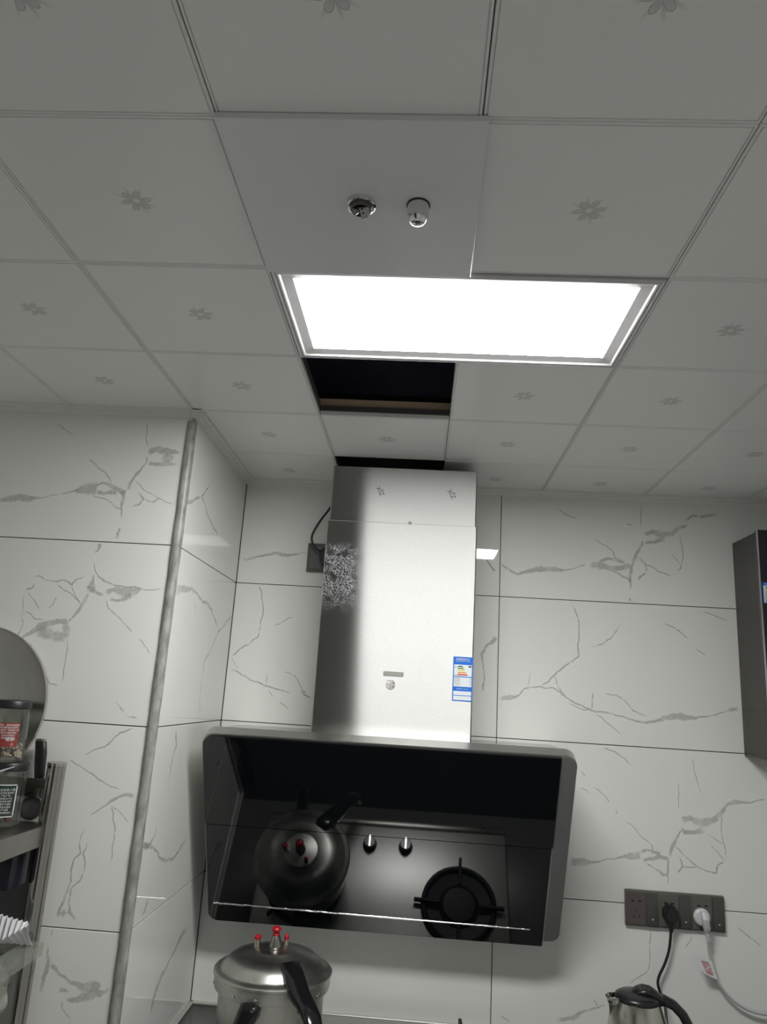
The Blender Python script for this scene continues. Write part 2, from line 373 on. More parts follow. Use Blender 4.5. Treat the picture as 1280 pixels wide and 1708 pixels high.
for i in range(6):
    z1, z0 = J[i], J[i + 1]
    tile('Y', XS + 0.0005, XJ, z0, z1, wb); tile('Y', XJ, XJ + 0.8, z0, z1, wb); tile('Y', XJ + .8, XR, z0, z1, wb)
    tile('S', XS - TT - 0.8, XS - 0.003, z0, z1, wsf); tile('S', XL, XS - TT - 0.8, z0, z1, wsf)
    tile('X', YS + 0.003, YW - 0.0005, z0, z1, wss)

# marble veins, traced on the wall planes
def veins(plane, ox, oy, s, lines, sid=0):
    rnd = random.Random(hash((ox, oy)) & 0xffff)
    on = {'Y': lambda a, b: onY(a, b, YW), 'S': lambda a, b: onY(a, b, YS), 'X': lambda a, b: onX(a, b, XS)}[plane]
    for ln in lines:
        pts = []
        for (x, y, wd) in ln:
            p = on(ox + x / s, oy + y / s); q = on(ox + (x + wd / 2) / s, oy + (y + wd / 2) / s)
            wv = (q - p).length * 1.41 / 1.0 if plane != 'X' else (q - p).length
            u = p.y if plane == 'X' else p.x
            pts.append([u, p.z, max(wv * 1.08, 0.0026)])
        # fractal refinement
        for it in range(3):
            o2 = []
            for a, b in zip(pts, pts[1:]):
                L = math.hypot(b[0] - a[0], b[1] - a[1]); j = 0.075 * L
                o2 += [a, [(a[0] + b[0]) / 2 + rnd.uniform(-j, j), (a[1] + b[1]) / 2 + rnd.uniform(-j, j), (a[2] + b[2]) / 2 * rnd.uniform(0.8, 1.2)]]
            pts = o2 + [pts[-1]]
        mu, mz = pts[len(pts) // 2][0], pts[len(pts) // 2][1]
        best = None
        for T in tiles:
            if T[0] == plane and T[1] <= mu <= T[2] and T[3] <= mz <= T[4]: best = T
        if not best: continue
        VN.setdefault(best[5], (best, []))[1].append(pts)
VN = {}
def build_veins():
    for o, (T, L) in VN.items():
        plane, a0, a1, z0, z1, _ = T; mb = MB(); st = []
        for li, pts in enumerate(L):
            pts = [p for p in pts if a0 + 0.002 < p[0] < a1 - 0.002 and z0 + 0.002 < p[1] < z1 - 0.002]
            n = len(pts)
            if n < 3: continue
            e = 0.00008 + 0.000012 * li
            rows = []
            for i, (u, z, wd) in enumerate(pts):
                du = pts[min(i + 1, n - 1)][0] - pts[max(i - 1, 0)][0]; dz = pts[min(i + 1, n - 1)][1] - pts[max(i - 1, 0)][1]
                dl = math.hypot(du, dz) or 1; nu, nz = -dz / dl, du / dl
                k = min(1, (i + .4) / 3, (n - i - .6) / 3)
                pk = (0.62 if wd < 0.006 else 0.55 if wd < 0.014 else 0.5) * k
                for q, sv in ((-.5, 0), (-.26, pk), (.26, pk), (.5, 0)):
                    uu = min(max(u + nu * wd * q, a0 + .0015), a1 - .0015); zz = min(max(z + nz * wd * q, z0 + .0015), z1 - .0015)
                    rows.append((uu, zz)); st.append(sv)
            base = len(mb.v)
            for (uu, zz) in rows:
                mb.v.append(Vector((XS + e, uu, zz)) if plane == 'X' else Vector((uu, (YW if plane == 'Y' else YS) - e, zz)))
            for i in range(n - 1):
                for k in range(3):
                    a = base + i * 4 + k; mb.f.append((a, a + 1, a + 5, a + 4))
        if not mb.f: continue
        me = bpy.data.meshes.new('marble_vein'); off = OFF[o]
        me.from_pydata([v - off for v in mb.v], [], mb.f)
        at = me.attributes.new('strength', 'FLOAT', 'POINT'); at.data.foreach_set('value', st)
        me.materials.append(M['vein'])
        vo = bpy.data.objects.new('marble_vein', me); C.objects.link(vo); vo.parent = o; OFF[vo] = off; vo['kind'] = 'stuff'
veins('S', 0, 700, 4, [
 [(-60,540,20),(0,535,25),(60,525,45),(130,515,55),(190,530,50),(240,522,22),(290,520,6),(380,500,5),(470,482,10),(540,465,26)],
 [(500,490,20),(560,462,66),(610,458,76),(650,462,76)],
 [(645,438,22),(680,422,16),(725,430,30),(765,455,30),(810,480,36),(840,495,40)],[(645,485,34),(690,492,26),(735,485,30),(785,490,28)],
 [(590,265,4),(640,300,7),(660,325,9),(700,350,9),(730,390,11),(745,420,12)],
 [(380,30,4),(440,70,5),(490,110,4)],
 [(620,510,5),(690,525,8),(740,550,7),(780,590,10),(815,600,10)],
 [(820,470,40),(825,520,26),(812,570,20),(812,620,12),(805,660,5)],
 [(800,720,15),(785,760,22),(780,795,14)],
 [(850,470,25),(880,410,20),(915,360,25),(945,325,12),(975,290,10),(985,240,14)],
 [(990,230,30),(1010,205,44),(1060,195,44),(1110,212,56),(1160,215,34),(1200,220,20)],
 [(985,290,36),(1050,298,30),(1120,290,36),(1190,300,12)],[(1080,250,50),(1130,255,70),(1160,260,30)],
 [(985,190,5),(978,100,4),(985,20,3)],
 [(900,405,6),(950,455,7),(1000,490,7),(1060,525,10),(1100,545,6),(1160,560,4)],
 [(920,480,15),(960,530,15),(930,565,12),(880,580,10)],[(960,530,8),(1020,550,10),(1060,530,12)]])
veins('S', 0, 900, 4, [
 [(665,12,16),(665,40,25),(655,72,12),(630,85,6)],
 [(630,155,4),(635,210,7),(660,250,10),(700,280,12),(760,305,10),(830,315,12),(900,315,15),(950,330,8),(1020,335,6),(1090,320,5)],
 [(705,355,40),(760,335,36),(820,350,66),(870,352,70),(910,345,46),(940,320,30)],[(730,400,22),(790,408,20),(840,392,40),(880,370,40)],
 [(630,230,7),(620,280,20),(610,320,60),(590,345,40)],[(600,330,30),(640,350,26),(690,370,22)],
 [(590,355,20),(550,430,30),(520,480,22),(485,520,15),(460,550,16)],
 [(130,665,12),(200,625,30),(270,580,60),(320,560,50),(380,545,38),(430,548,45),(460,560,26)],
 [(240,620,40),(320,625,76),(380,648,76),(430,645,70)],[(440,570,40),(445,610,50),(440,660,30)],
 [(445,660,8),(450,740,7),(430,850,6),(410,960,4)],
 [(565,245,8),(510,265,10),(480,300,18),(430,270,9),(385,280,12),(300,265,8),(260,240,10),(230,250,6)],
 [(480,300,8),(500,370,8),(535,425,8)],[(385,300,8),(450,345,8),(500,390,8),(540,430,8)],
 [(230,290,8),(215,325,10),(170,335,15)],[(185,345,6),(235,410,7),(265,470,5)],
 [(160,370,5),(155,470,6),(155,560,7),(135,610,8),(110,650,14)],
 [(160,475,6),(200,490,8),(230,525,8),(290,535,6)],
 [(380,380,3),(355,430,5),(325,460,3)],
 [(710,400,8),(720,450,6),(760,490,8),(800,525,8),(820,550,7),(850,580,6),(880,620,5)],
 [(200,690,5),(240,790,6),(300,900,7),(330,960,7),(390,970,14)],
 [(775,1080,5),(810,1130,10),(830,1150,4)],[(840,1180,12),(920,1190,10)],
 [(930,660,5),(960,700,6),(1005,770,4)]])
veins('S', 60, 1200, 3.417, [
 [(560,45,8),(480,75,12),(430,125,8),(400,150,10),(330,175,6),(275,205,3)],
 [(190,230,4),(240,260,5),(300,300,8),(360,345,8),(420,380,6),(480,398,4)],
 [(562,440,28),(510,430,20),(460,450,18),(410,480,15),(360,515,8),(305,545,4)],
 [(430,490,8),(440,560,10),(450,640,8),(435,730,8),(430,820,6)],[(430,490,5),(490,540,5),(530,590,4)],
 [(280,620,3),(250,700,5),(255,760,12),(215,800,10),(200,860,12),(200,920,15),(180,980,15),(150,1050,20),(120,1130,20)],
 [(290,700,4),(270,770,10),(280,850,6),(250,920,12),(200,965,12),(190,1040,8),(190,1100,26),(225,1145,8)],
 [(170,1090,44),(140,1120,34)],
 [(100,1175,12),(85,1240,12)],[(70,1290,5),(70,1370,25),(60,1430,30),(40,1500,25),(30,1560,20)],
 [(80,1390,25),(130,1450,18),(200,1500,20),(260,1525,44),(330,1520,60),(370,1510,30)],
 [(130,1540,26),(190,1550,20)],[(170,1600,20),(230,1598,36),(300,1575,56),(370,1560,40),(422,1535,15)],
 [(150,1600,15),(150,1650,6),(200,1708,4)]])
veins('X', 60, 1200, 3.417, [
 [(800,60,15),(800,150,12),(770,260,6),(750,400,5)],
 [(690,600,5),(680,660,8),(640,720,20),(612,720,22),(690,750,8),(720,800,12),(770,800,10),(820,740,10),(860,680,8)],
 [(640,1020,12),(620,1090,14),(600,1130,6)],
 [(860,1200,15),(820,1250,20),(790,1320,12),(740,1420,12),(700,1500,20),(670,1590,20),(650,1690,10)]])
veins('X', 280, 800, 4.068, [
 [(290,20,6),(250,90,8),(230,115,10),(260,200,8),(290,280,8),(320,340,8),(340,380,6)],[(225,115,8),(150,155,20),(112,175,15)],
 [(50,745,50),(110,740,35),(160,735,15),(210,790,10),(270,840,14),(310,920,8),(345,1010,10)],
 [(435,930,10),(390,980,10),(345,1030,8),(310,1110,6),(280,1180,5),(250,1230,6),(235,1330,4),(220,1450,4),(213,1640,3)],
 [(180,820,3),(190,900,4)]])
veins('Y', 280, 800, 4.068, [
 [(510,545,20),(600,525,16),(680,510,16),(750,500,25),(820,515,25),(900,500,8),(945,492,4)],
 [(618,720,12),(640,790,9),(648,870,9),(630,970,8),(615,1065,10),(560,1110,10),(490,1150,10),(432,1200,12)],
 [(432,1200,5),(460,1260,6),(480,1290,5)],
 [(428,1280,8),(500,1325,9),(560,1360,10),(650,1395,14),(760,1425,10),(840,1450,6)],[(970,1480,15),(930,1460,12),(900,1430,5)],
 [(675,1310,6),(672,1345,6),(670,1380,8)],[(790,1305,5),(860,1330,7),(900,1400,7),(950,1460,10)],
 [(720,990,7),(780,965,5),(850,930,4)],[(680,1430,5),(700,1450,5),(715,1475,4)],[(760,1510,5),(790,1530,5),(820,1555,4)]])
veins('Y', 790, 820, 2.844, [
 [(132,345,6),(160,365,10),(210,392,12),(260,378,22),(330,368,28),(390,368,28),(440,372,7),(490,360,5),(540,350,7)],
 [(550,345,30),(600,350,48),(640,362,26),(690,365,28),(730,352,30),(750,362,36)],[(600,330,24),(640,317,14),(680,322,24),(720,340,18)],
 [(578,225,4),(620,255,6),(665,290,7),(675,320,8)],
 [(400,80,4),(440,110,5),(500,130,4)],
 [(640,372,5),(690,390,7),(730,410,12),(745,430,12)],
 [(745,500,8),(740,530,12)],
 [(745,465,4),(745,420,14),(750,370,16),(770,300,18),(795,260,12),(805,230,14)],
 [(808,200,16),(850,190,28),(900,205,34),(940,200,30),(980,170,22),(1020,155,10)],[(812,240,16),(860,240,18),(910,225,34)],
 [(1000,140,5),(1040,115,14),(1100,118,18),(1160,105,10)],
 [(980,200,6),(990,260,6),(995,310,6),(985,360,8),(970,380,6)],[(935,290,4),(960,318,5),(990,350,6)],
 [(780,310,5),(830,350,7),(880,380,8),(950,405,6)],[(820,385,10),(790,405,12),(785,420,6)],[(812,330,5),(820,355,6),(820,380,6)],
 [(797,170,3),(795,115,3),(795,60,3)],[(725,158,3),(745,155,7),(755,165,4)],
 [(60,320,7),(80,350,9),(100,380,12)]])
veins('Y', 790, 1000, 2.783, [
 [(460,20,10),(485,90,7),(492,150,7),(488,265,9),(430,305,9),(390,335,9),(350,380,9),(315,400,7)],
 [(122,460,18),(160,455,28),(210,445,10),(235,415,8),(300,405,8),(370,410,8),(430,455,8),(500,490,8),(550,515,12),(620,525,8),(700,545,7),(760,565,10),(800,572,14),(860,560,20),(920,545,33),(970,545,40),(1030,552,20),(1100,540,6),(1170,522,12),(1235,505,33)],
 [(375,350,6),(390,395,6),(430,450,5)],[(553,430,6),(552,465,7),(550,505,9)],[(560,525,6),(630,580,6),(690,630,4)],
 [(440,480,4),(500,510,5),(540,512,4)],
 [(610,435,4),(660,442,6),(705,470,7),(740,515,7),(810,545,5)],
 [(550,220,5),(600,208,6),(640,180,6),(685,115,4)],
 [(880,110,5),(930,130,7),(960,150,6),(1000,185,4)],[(1035,228,5),(1055,243,6),(1080,262,4)],[(1060,58,4),(1120,74,6),(1180,100,5)],
 [(265,335,2),(260,370,3),(255,400,3)],
 [(110,175,25),(85,200,20),(60,215,14),(40,250,16),(45,300,6),(50,380,6),(40,430,12)]])
veins('Y', 920, 1240, 3.556, [
 [(300,25,8),(380,50,10),(430,85,8),(480,135,4)],
 [(245,260,4),(320,310,6),(345,355,6)],[(380,395,4),(388,408,5),(395,420,4)],[(435,455,5),(500,510,6),(540,560,7),(595,600,8),(600,640,14)],
 [(110,700,40),(170,702,54),(210,705,44),(250,705,15),(300,695,7),(370,685,7),(430,670,20),(480,668,50),(530,662,60)],
 [(540,695,28),(600,685,28),(650,672,28),(700,690,30)],[(530,640,26),(570,632,12),(600,642,20),(650,655,20)],
 [(560,705,8),(620,745,14),(660,780,18),(690,780,12)],[(700,690,26),(692,740,14),(692,790,9),(695,835,5)],
 [(705,670,25),(730,590,25),(755,540,12),(775,510,18)],
 [(775,455,40),(830,445,40),(880,468,56),(920,470,50),(970,450,40),(1010,410,30),(1050,360,20),(1090,345,34),(1130,348,25),(1200,345,9),(1270,330,10)],
 [(780,500,28),(790,530,26),(850,528,30),(905,510,50)],
 [(1020,400,6),(1010,480,7),(1015,560,7),(1030,620,9),(1035,690,6)],[(1025,700,9),(990,720,14),(980,770,14),(950,765,14)],
 [(940,590,4),(985,640,7),(1030,700,7)],[(920,540,5),(990,580,6),(1020,600,6)],
 [(735,610,6),(780,655,8),(840,710,9),(880,740,8),(960,765,12)],
 [(760,660,6),(780,730,14),(745,770,10)],[(780,730,8),(820,735,10),(860,730,10)],
 [(840,80,6),(845,160,6),(870,240,5),(890,310,4)],[(757,230,3),(757,310,3),(757,390,3)],
 [(175,160,4),(190,180,5),(200,195,4)],[(170,260,4),(205,275,5),(230,300,6)]])
veins('Y', 780, 1530, 2.56, [
 [(780,50,4),(780,130,5),(775,220,5),(740,250,6),(690,285,5)],
 [(960,80,3),(945,110,4),(930,130,4)],
 [(380,440,20),(450,430,25),(520,395,10),(590,375,8)],[(540,350,6),(550,370,6),(560,390,6)],
 [(140,420,4),(165,435,5),(185,450,4)],[(1150,40,5),(1200,80,6),(1260,130,5)]])
build_veins()


# ceiling: plenum slab, coated panels hung as pieces of it
ceil = struct('ceiling', MB().box(XL - .1, XR + .1, YF - .1, YW + .12, 0.30, 0.36), M['plenum'], base=(0, 0, 0.30), smooth=0)
def panel_mesh(hx0, hx1, hy0, hy1, name='ceiling_panel', groove=True):
    rings = [(0, 0.010), (0, 0.0020), (0.0010, 0.0), (0.0030, 0.0), (0.0034, 0.0018), (0.0046, 0.0018), (0.0050, 0.0)] if groove else [(0, 0.008), (0, 0.001), (0.001, 0.0)]
    vs = []; fs = []
    for d, z in rings: vs += [(hx0 + d, hy0 + d, z), (hx1 - d, hy0 + d, z), (hx1 - d, hy1 - d, z), (hx0 + d, hy1 - d, z)]
    for i in range(len(rings) - 1):
        for k in range(4): fs.append((i * 4 + k, i * 4 + (k + 1) % 4, i * 4 + 4 + (k + 1) % 4, i * 4 + 4 + k))
    fs.append(tuple(range(len(vs) - 4, len(vs)))); fs.append((3, 2, 1, 0))
    me = bpy.data.meshes.new(name); me.from_pydata(vs, [], fs)
    bm = bmesh.new(); bm.from_mesh(me); bmesh.ops.recalc_face_normals(bm, faces=bm.faces); bm.to_mesh(me); bm.free()
    me.materials.append(M['ceil']); return me
full = panel_mesh(-.1494, .1494, -.1494, .1494); cache = {}
rp = random.Random(3)
for i in range(-5, 7):
    for j in range(-5, 5):
        if (i, j) in ((0, 1), (1, 1), (0, 2), (0, 4)): continue
        x0, x1, y0, y1 = .3 * i, .3 * i + .3, .3 * j, .3 * j + .3
        if j >= 3 and i < -1: continue
        cx, cy = (x0 + x1) / 2, (y0 + y1) / 2
        xa, xb, ya, yb = max(x0, XL + .004), min(x1, XR - .004), max(y0, YF + .004), min(y1, YW - 0.018)
        if j >= 3 and i == -1: xa = max(xa, XS + 0.018)
        if xb - xa < .02 or yb - ya < .02: continue
        if j == 2 and i <= -2: yb = y1
        key = (round(xa - cx, 4), round(xb - cx, 4), round(ya - cy, 4), round(yb - cy, 4))
        if key == (-.15, .15, -.15, .15): me = full
        else:
            if key not in cache: cache[key] = panel_mesh(key[0] + .0006, key[1] - .0006, key[2] + .0006, key[3] - .0006)
            me = cache[key]
        o = bpy.data.objects.new('ceiling_panel', me); C.objects.link(o); o.parent = ceil
        o.location = Vector((cx, cy, rp.uniform(0, 0.0006))) - OFF[ceil]
        o.rotation_euler = (rp.uniform(-.0012, .0012), rp.uniform(-.0012, .0012), 0)
# timber batten and zinc keel crossing the open cell
ob = obj('timber_batten', MB().box(-0.24, 0.60, 0.905, 0.935, 0.018, 0.043), M['wood'], ceil, smooth=0)
obj('keel', MB().box(-0.24, 0.60, 0.9005, 0.9035, 0.011, 0.024).box(-0.24, 0.60, 0.898, 0.920, 0.0105, 0.0122), M['zinc'], ceil, smooth=0)
obj('keel', MB().box(-0.0035, -0.0015, 0.30, 1.46, 0.011, 0.034), M['zinc'], ceil, smooth=0)
obj('keel', MB().box(0.3015, 0.3035, 0.602, 1.46, 0.011, 0.034), M['trim'], ceil, smooth=0)

# white angle trims where ceiling meets tiles, and the film-wrapped corner bead of the shaft
def angle(x0, y0, x1, y1, n, name):
    """stepped angle along a wall line; n points into the room"""
    mb = MB(); prof = [(0, -0.016), (0.0025, -0.016), (0.004, -0.0075), (0.011, -0.006), (0.012, -0.0022), (0.0215, -0.0015), (0.0215, 0.0005), (0, 0.0005)]
    vs = []
    for (px, py) in ((x0, y0), (x1, y1)):
        for a, z in prof: vs.append((px + n[0] * a, py + n[1] * a, z))
    k = len(prof); fs = [(q, (q + 1) % k, k + (q + 1) % k, k + q) for q in range(k)] + [tuple(range(k)), tuple(range(2 * k - 1, k - 1, -1))]
    mb.add(vs, fs); return struct(name, mb, M['trim'], smooth=0, base=((x0 + x1) / 2, (y0 + y1) / 2, -0.016))
angle(XL, YS - .0003, XS + 0.0215, YS - .0003, (0, -1), 'trim_1')
angle(XS + .0001, YS - 0.0218, XS + .0003, YW, (1, 0), 'trim_2')
angle(XS, YW - .0003, XR, YW - .0003, (0, -1), 'trim_3')
bead = [(0.0, 0.0)] + [(0.0115 * cos(t), 0.0115 * sin(t)) for t in [radians(a) for a in range(-10, 281, 20)]]
mb = MB(); vs = []; cs = Vector((XS - 0.0045, YS + 0.0045, 0)); zs = [-0.022, -0.024, -0.03] + [-0.03 - 0.03 * k for k in range(1, 47)] + [-1.43]
rb = random.Random(5)
for zi, z in enumerate(zs):
    rr = (0.85, 0.97, 1.0)[zi] if zi < 3 else rb.uniform(.96, 1.05)
    for k in range(20):
        t = 2 * pi * k / 20; vs.append(cs + Vector((0.0115 * rr * cos(t), 0.0115 * rr * sin(t), z)))
nz = len(zs); fs = [(i * 20 + k, i * 20 + (k + 1) % 20, (i + 1) * 20 + (k + 1) % 20, (i + 1) * 20 + k) for i in range(nz - 1) for k in range(20)]
fs += [tuple(range(20)), tuple((nz - 1) * 20 + k for k in range(19, -1, -1))]
mb.add(vs, fs); struct('trim_4', mb, M['film'], smooth=60, base=(XS, YS, -1.43))

# ================================================================== CEILING LAMP
lp = thing('ceiling_light', (0.3, 0.45, 0.0), 'lit rectangular white LED panel set into the ceiling above the range hood', 'ceiling light')
lx0, lx1, ly0, ly1 = 0.002, 0.598, 0.302, 0.598
fr = MB()
prof = [(0.0, 0.012), (0.0, -0.003), (0.004, -0.0045), (0.006, -0.0015), (0.0085, -0.0040), (0.011, -0.0035), (0.013, -0.0010), (0.030, 0.0022), (0.030, 0.012)]
vs = []
for d, z in prof: vs += [(lx0 + d, ly0 + d, z), (lx1 - d, ly0 + d, z), (lx1 - d, ly1 - d, z), (lx0 + d, ly1 - d, z)]
fr.add(vs, [(i * 4 + k, i * 4 + (k + 1) % 4, i * 4 + 4 + (k + 1) % 4, i * 4 + 4 + k) for i in range(len(prof) - 1) for k in range(4)])
obj('frame', fr, mat('white_lamp_frame', (0.66, 0.65, 0.66), 0.35, 0.1, var=0.02), lp, smooth=0)
obj('diffuser', MB().box(lx0 + .0301, lx1 - .0301, ly0 + .0301, ly1 - .0301, 0.0024, 0.006), emit('lit_diffuser', (1.0, 1.0, 0.985), LIGHT), lp, smooth=0)
obj('housing', MB().box(lx0 + .003, lx1 - .003, ly0 + .003, ly1 - .003, 0.0125, 0.035), M['zinc'], lp, smooth=0)

# ================================================================== ACCESS PLATE WITH TWO CHROME FITTINGS
pz = -0.0095
ap = obj('access_panel', MB().rbox(0.000, 0.3075, -0.0085, 0.2975, pz, -0.0005, 0.0008, 1), M['plain_panel'], None, smooth=0, base=(0.154, 0.145, -0.0005))
tag(ap, 'plain white square plate hanging just below the flowered ceiling panels, chrome fittings on it', 'ceiling plate')
c1 = Vector((0.156, 0.133, pz))
f1 = thing('broken_ceiling_fitting', c1, 'round chrome ceiling fitting with an open broken cage of thin metal fins', 'ceiling fitting')
obj('flange', MB().lathe([(0.0130, -0.001), (0.0135, -0.0035), (0.0165, -0.0052), (0.0190, -0.0048), (0.0195, -0.002), (0.0190, 0.0)], c1, 36), M['chrome'], f1)
obj('cup', MB().lathe([(0.0134, -0.0035), (0.0138, -0.0075), (0.0130, -0.0105), (0.0120, -0.0105), (0.0122, -0.003), (0.004, -0.002)], c1, 32), M['zinc'], f1)
obj('core', MB().lathe([(0.0070, -0.003), (0.0070, -0.009), (0.005, -0.0105), (0.0, -0.0110)], c1, 20), M['bakelite'], f1)
def finm(pts, T):
    return MB().prism(pts, T, (1, 0, 0), (0, 0, -1), (0.15, -0.98, 0), -0.0005, 0.0005)
obj('fin', finm([(-0.0025, 0.011), (0.0105, 0.012), (0.0125, 0.019), (0.0105, 0.0275), (0.0035, 0.0300)], c1 + Vector((0.0, -0.0085, 0))), M['steel'], f1, smooth=0)
obj('fin', finm([(-0.0115, 0.007), (-0.0035, 0.006), (-0.002, 0.018), (-0.0055, 0.0215), (-0.0105, 0.0165)], c1 + Vector((0.0, -0.006, 0))), M['steel_dark'], f1, smooth=0)
obj('fin', finm([(0.0125, 0.005), (0.0150, 0.005), (0.0150, 0.014), (0.0130, 0.016)], c1 + Vector((0.0, -0.003, 0))), M['chrome'], f1, smooth=0)
for dx, dz in ((0.002, 0.0145), (0.0085, 0.0155), (0.004, 0.0205), (0.0075, 0.0245)):
    obj('fin_hole', MB().lathe([(0.0013, 0), (0.0013, 0.0004)], c1 + Vector((dx, -0.0094 + dx * .15, -dz)), 10, Matrix.Rotation(pi / 2, 3, 'X')), M['socket_hole'], f1)
c2 = Vector((0.2295, 0.133, pz))
f2 = thing('domed_ceiling_fitting', c2, 'bullet-shaped chrome ceiling fitting with a smooth domed end', 'ceiling fitting')
obj('dome', MB().lathe([(0.0140, 0), (0.0140, -0.012), (0.0138, -0.016), (0.0128, -0.0205), (0.0108, -0.0245), (0.0076, -0.0275), (0.004, -0.029), (0, -0.0295)], c2, 36), M['chrome'], f2, smooth=60)
obj('collar', MB().lathe([(0.0143, 0), (0.0152, -0.0004), (0.0152, -0.0016), (0.0143, -0.002)], c2, 36), M['black_plastic'], f2)

# ================================================================== RANGE HOOD
Y1, Z1, SL = 1.130, -0.735, math.sqrt(.2 ** 2 + .375 ** 2)
Ev = Vector((0, 0.2, -0.375)) / SL; Nv = Vector((0, -0.375, -0.2)) / SL; Av = Vector((1, 0, 0)); O = Vector((0, Y1, Z1))
hood = thing('range_hood', (0.19, 1.33, -1.19), 'tall stainless chimney range hood with tilted black glass front', 'range hood')
def hp(u, v, t=0): return O + Av * u + Ev * v + Nv * t
obj('front_frame', MB().prism(rrect(-0.256, 0.637, -0.002, 0.520, [.028, .028, .024, .028]), O, Av, Ev, Nv, -0.030, 0.0), mat('brushed_hood_steel', (0.55, 0.55, 0.53), 0.3, 1.0, var=0.08, scale=60), hood, smooth=40)
obj('glass_panel', MB().prism(rrect(-0.2545, 0.5985, 0.004, 0.2475, [.026, .0, .0, .0]), O, Av, Ev, Nv, 0.0005, 0.0050), M['black_glass'], hood, smooth=30)
obj('glass_panel', MB().prism(rrect(-0.2535, 0.5955, 0.2492, 0.532, [.0, .0, .002, .024]), O, Av, Ev, Nv, 0.0005, 0.0050), M['black_glass'], hood, smooth=30)
obj('control_strip', MB().prism(rrect(0.6005, 0.6355, 0.002, 0.518, [.001, .026, .022, .001]), O, Av, Ev, Nv, 0.0003, 0.0018), M['hood_panel'], hood, smooth=30)
# touch marks on the strip
for (px, py), ch, s_ in (((935, 1387), '−+', .010), ((932, 1402), '☼', .008), ((933, 1417), '+++', .008), ((930, 1433), '◇', .009), ((928, 1449), '–', .010)):
    d = ray(px, py); t = ((O - CAM).dot(Nv)) / d.dot(Nv); P = CAM + d * t
    text(ch, s_, P - Av * .006 + Ev * .003 + Nv * 0.0018, Av, -Ev, M['ink_soft'] if ch != '−+' else M['ink'], hood, 'touch_mark')
# metal strip across the lower glass
rs = random.Random(2); pts = []; rad = []
for k in range(91):
    f = k / 90; u = -0.238 + f * 0.80; wob = rs.uniform(-.0009, .0009) * (1.4 if f < .4 else .25)
    pts.append(hp(u, 0.4785 + 0.006 * f + wob, 0.0055)); rad.append((0.0026 - 0.0012 * max(0, f - .5)) * rs.uniform(.85, 1.12))
obj('drip_strip', MB().tube(pts, rad, 8), M['mirror_tape'], hood, smooth=60)
# body behind the front
bt = hp(0, .02, -.030); bb = hp(0, .505, -.030)
obj('body', MB().prism([(bt.y, bt.z), (YW - .002, bt.z), (YW - .002, bb.z), (bb.y, bb.z)], (0, 0, 0), (0, 1, 0), (0, 0, 1), (1, 0, 0), -0.235, 0.615), M['steel'], hood, smooth=0)
obj('top_plate', MB().rbox(-0.245, 0.626, hp(0, 0.0, -.026).y, YW - .002, bt.z, -0.7265, 0.001, 1), M['steel'], hood, smooth=0)
# chimney covers: two telescoping U-shaped sheets
PZ = 1.19   # local offset of z inside the hood
PZ = 1.19
def ushape(x0, x1, yf, z0, z1, t=0.0012, r=0.003):
    out = [(x0, YW - .002), (x0, yf + r), (x0 + r * .3, yf + r * .3), (x0 + r, yf), (x1 - r, yf), (x1 - r * .3, yf + r * .3), (x1, yf + r), (x1, YW - .002)]
    inn = [(x1 - t, YW - .002), (x1 - t, yf + r), (x1 - r, yf + t), (x0 + r, yf + t), (x0 + t, yf + r), (x0 + t, YW - .002)]
    return MB().prism(out + inn, (0, 0, 0), (1, 0, 0), (0, 1, 0), (0, 0, 1), z0, z1)
obj('upper_chimney_cover', ushape(0.0008, 0.3882, 1.1920, -0.40, -0.030), chimney_mat(False), hood, smooth=0)
PZ = 0 + 1.19
lower = ushape(-0.0035, 0.3915, 1.1885, -0.7262, -0.1815)
chl = obj('lower_chimney_cover', lower, None or chimney_mat(True), hood, smooth=0)
obj('cover_edge', MB().box(0.0, 0.3890, 1.1879, 1.1884, -0.1822, -0.1812), M['ink_soft'], chl, smooth=0)
for (cx_, cz_) in ((0.2155, -0.1765),): obj('clip', MB().rbox(cx_ - .004, cx_ + .004, 1.1868, 1.1885, cz_ - .0065, cz_ + .0005, 0.0004, 1), M['zinc'], hood, smooth=0)
YC = 1.1885
for (px, py) in ((634, 818), (753, 823)):
    p = onY(px, py, 1.1918); A_ = Vector((-0.53, 0, 0.85)); B_ = Vector((-0.85, 0, -0.53))
    text('ZJX', 0.0175, p - A_.normalized() * 0.0165 - B_.normalized() * 0.0058, A_, B_, M['ink'], hood, 'inked_letters')
# name plate and round seal
pl = MB().rbox(0.168, 0.2185, YC - .0012, YC - .0001, -0.5745, -0.5630, .0004, 1)
plo = obj('name_plate', pl, M['plate_grey'], chl, smooth=0)
text('TOSHFEAN', 0.0098, (0.1695, YC - .0012, -0.5722), (1, 0, 0), (0, 0, 1), M['plate_light'], chl, 'plate_lettering', sx=0.90)
sc_ = Vector((0.1875, YC - .0003, -0.5955)); R_ = 0.0112
def arc(c, r, a0, a1, n=24): return [c + Vector((r * cos(radians(a0 + (a1 - a0) * k / n)), 0, r * sin(radians(a0 + (a1 - a0) * k / n)))) for k in range(n + 1)]
sm = MB()
for a0, a1 in ((5, 80), (95, 150), (170, 350)): sm.tube(arc(sc_, R_, a0, a1), .00065, 6)
def st(*p): sm.tube([sc_ + Vector((a * R_, 0, b * R_)) for a, b in p], .00055, 6)
st((-.95, .2), (-.05, .2)); st((-.05, .35), (-.05, .95)); st((-.6, .2), (-.6, -.75)); st((-.3, .2), (-.3, -.9)); st((-.05, .15), (-.1, -.98))
st((.1, .25), (.95, .25)); st((.1, .25), (.15, .62), (.75, .62)); st((.3, .42), (.8, .42)); st((.1, -.05), (.97, -.05)); st((.1, -.05), (.1, -.95)); st((.1, -.5), (.85, -.5)); st((.5, -.05), (.5, -.8)); st((.1, -.28), (.9, -.28))
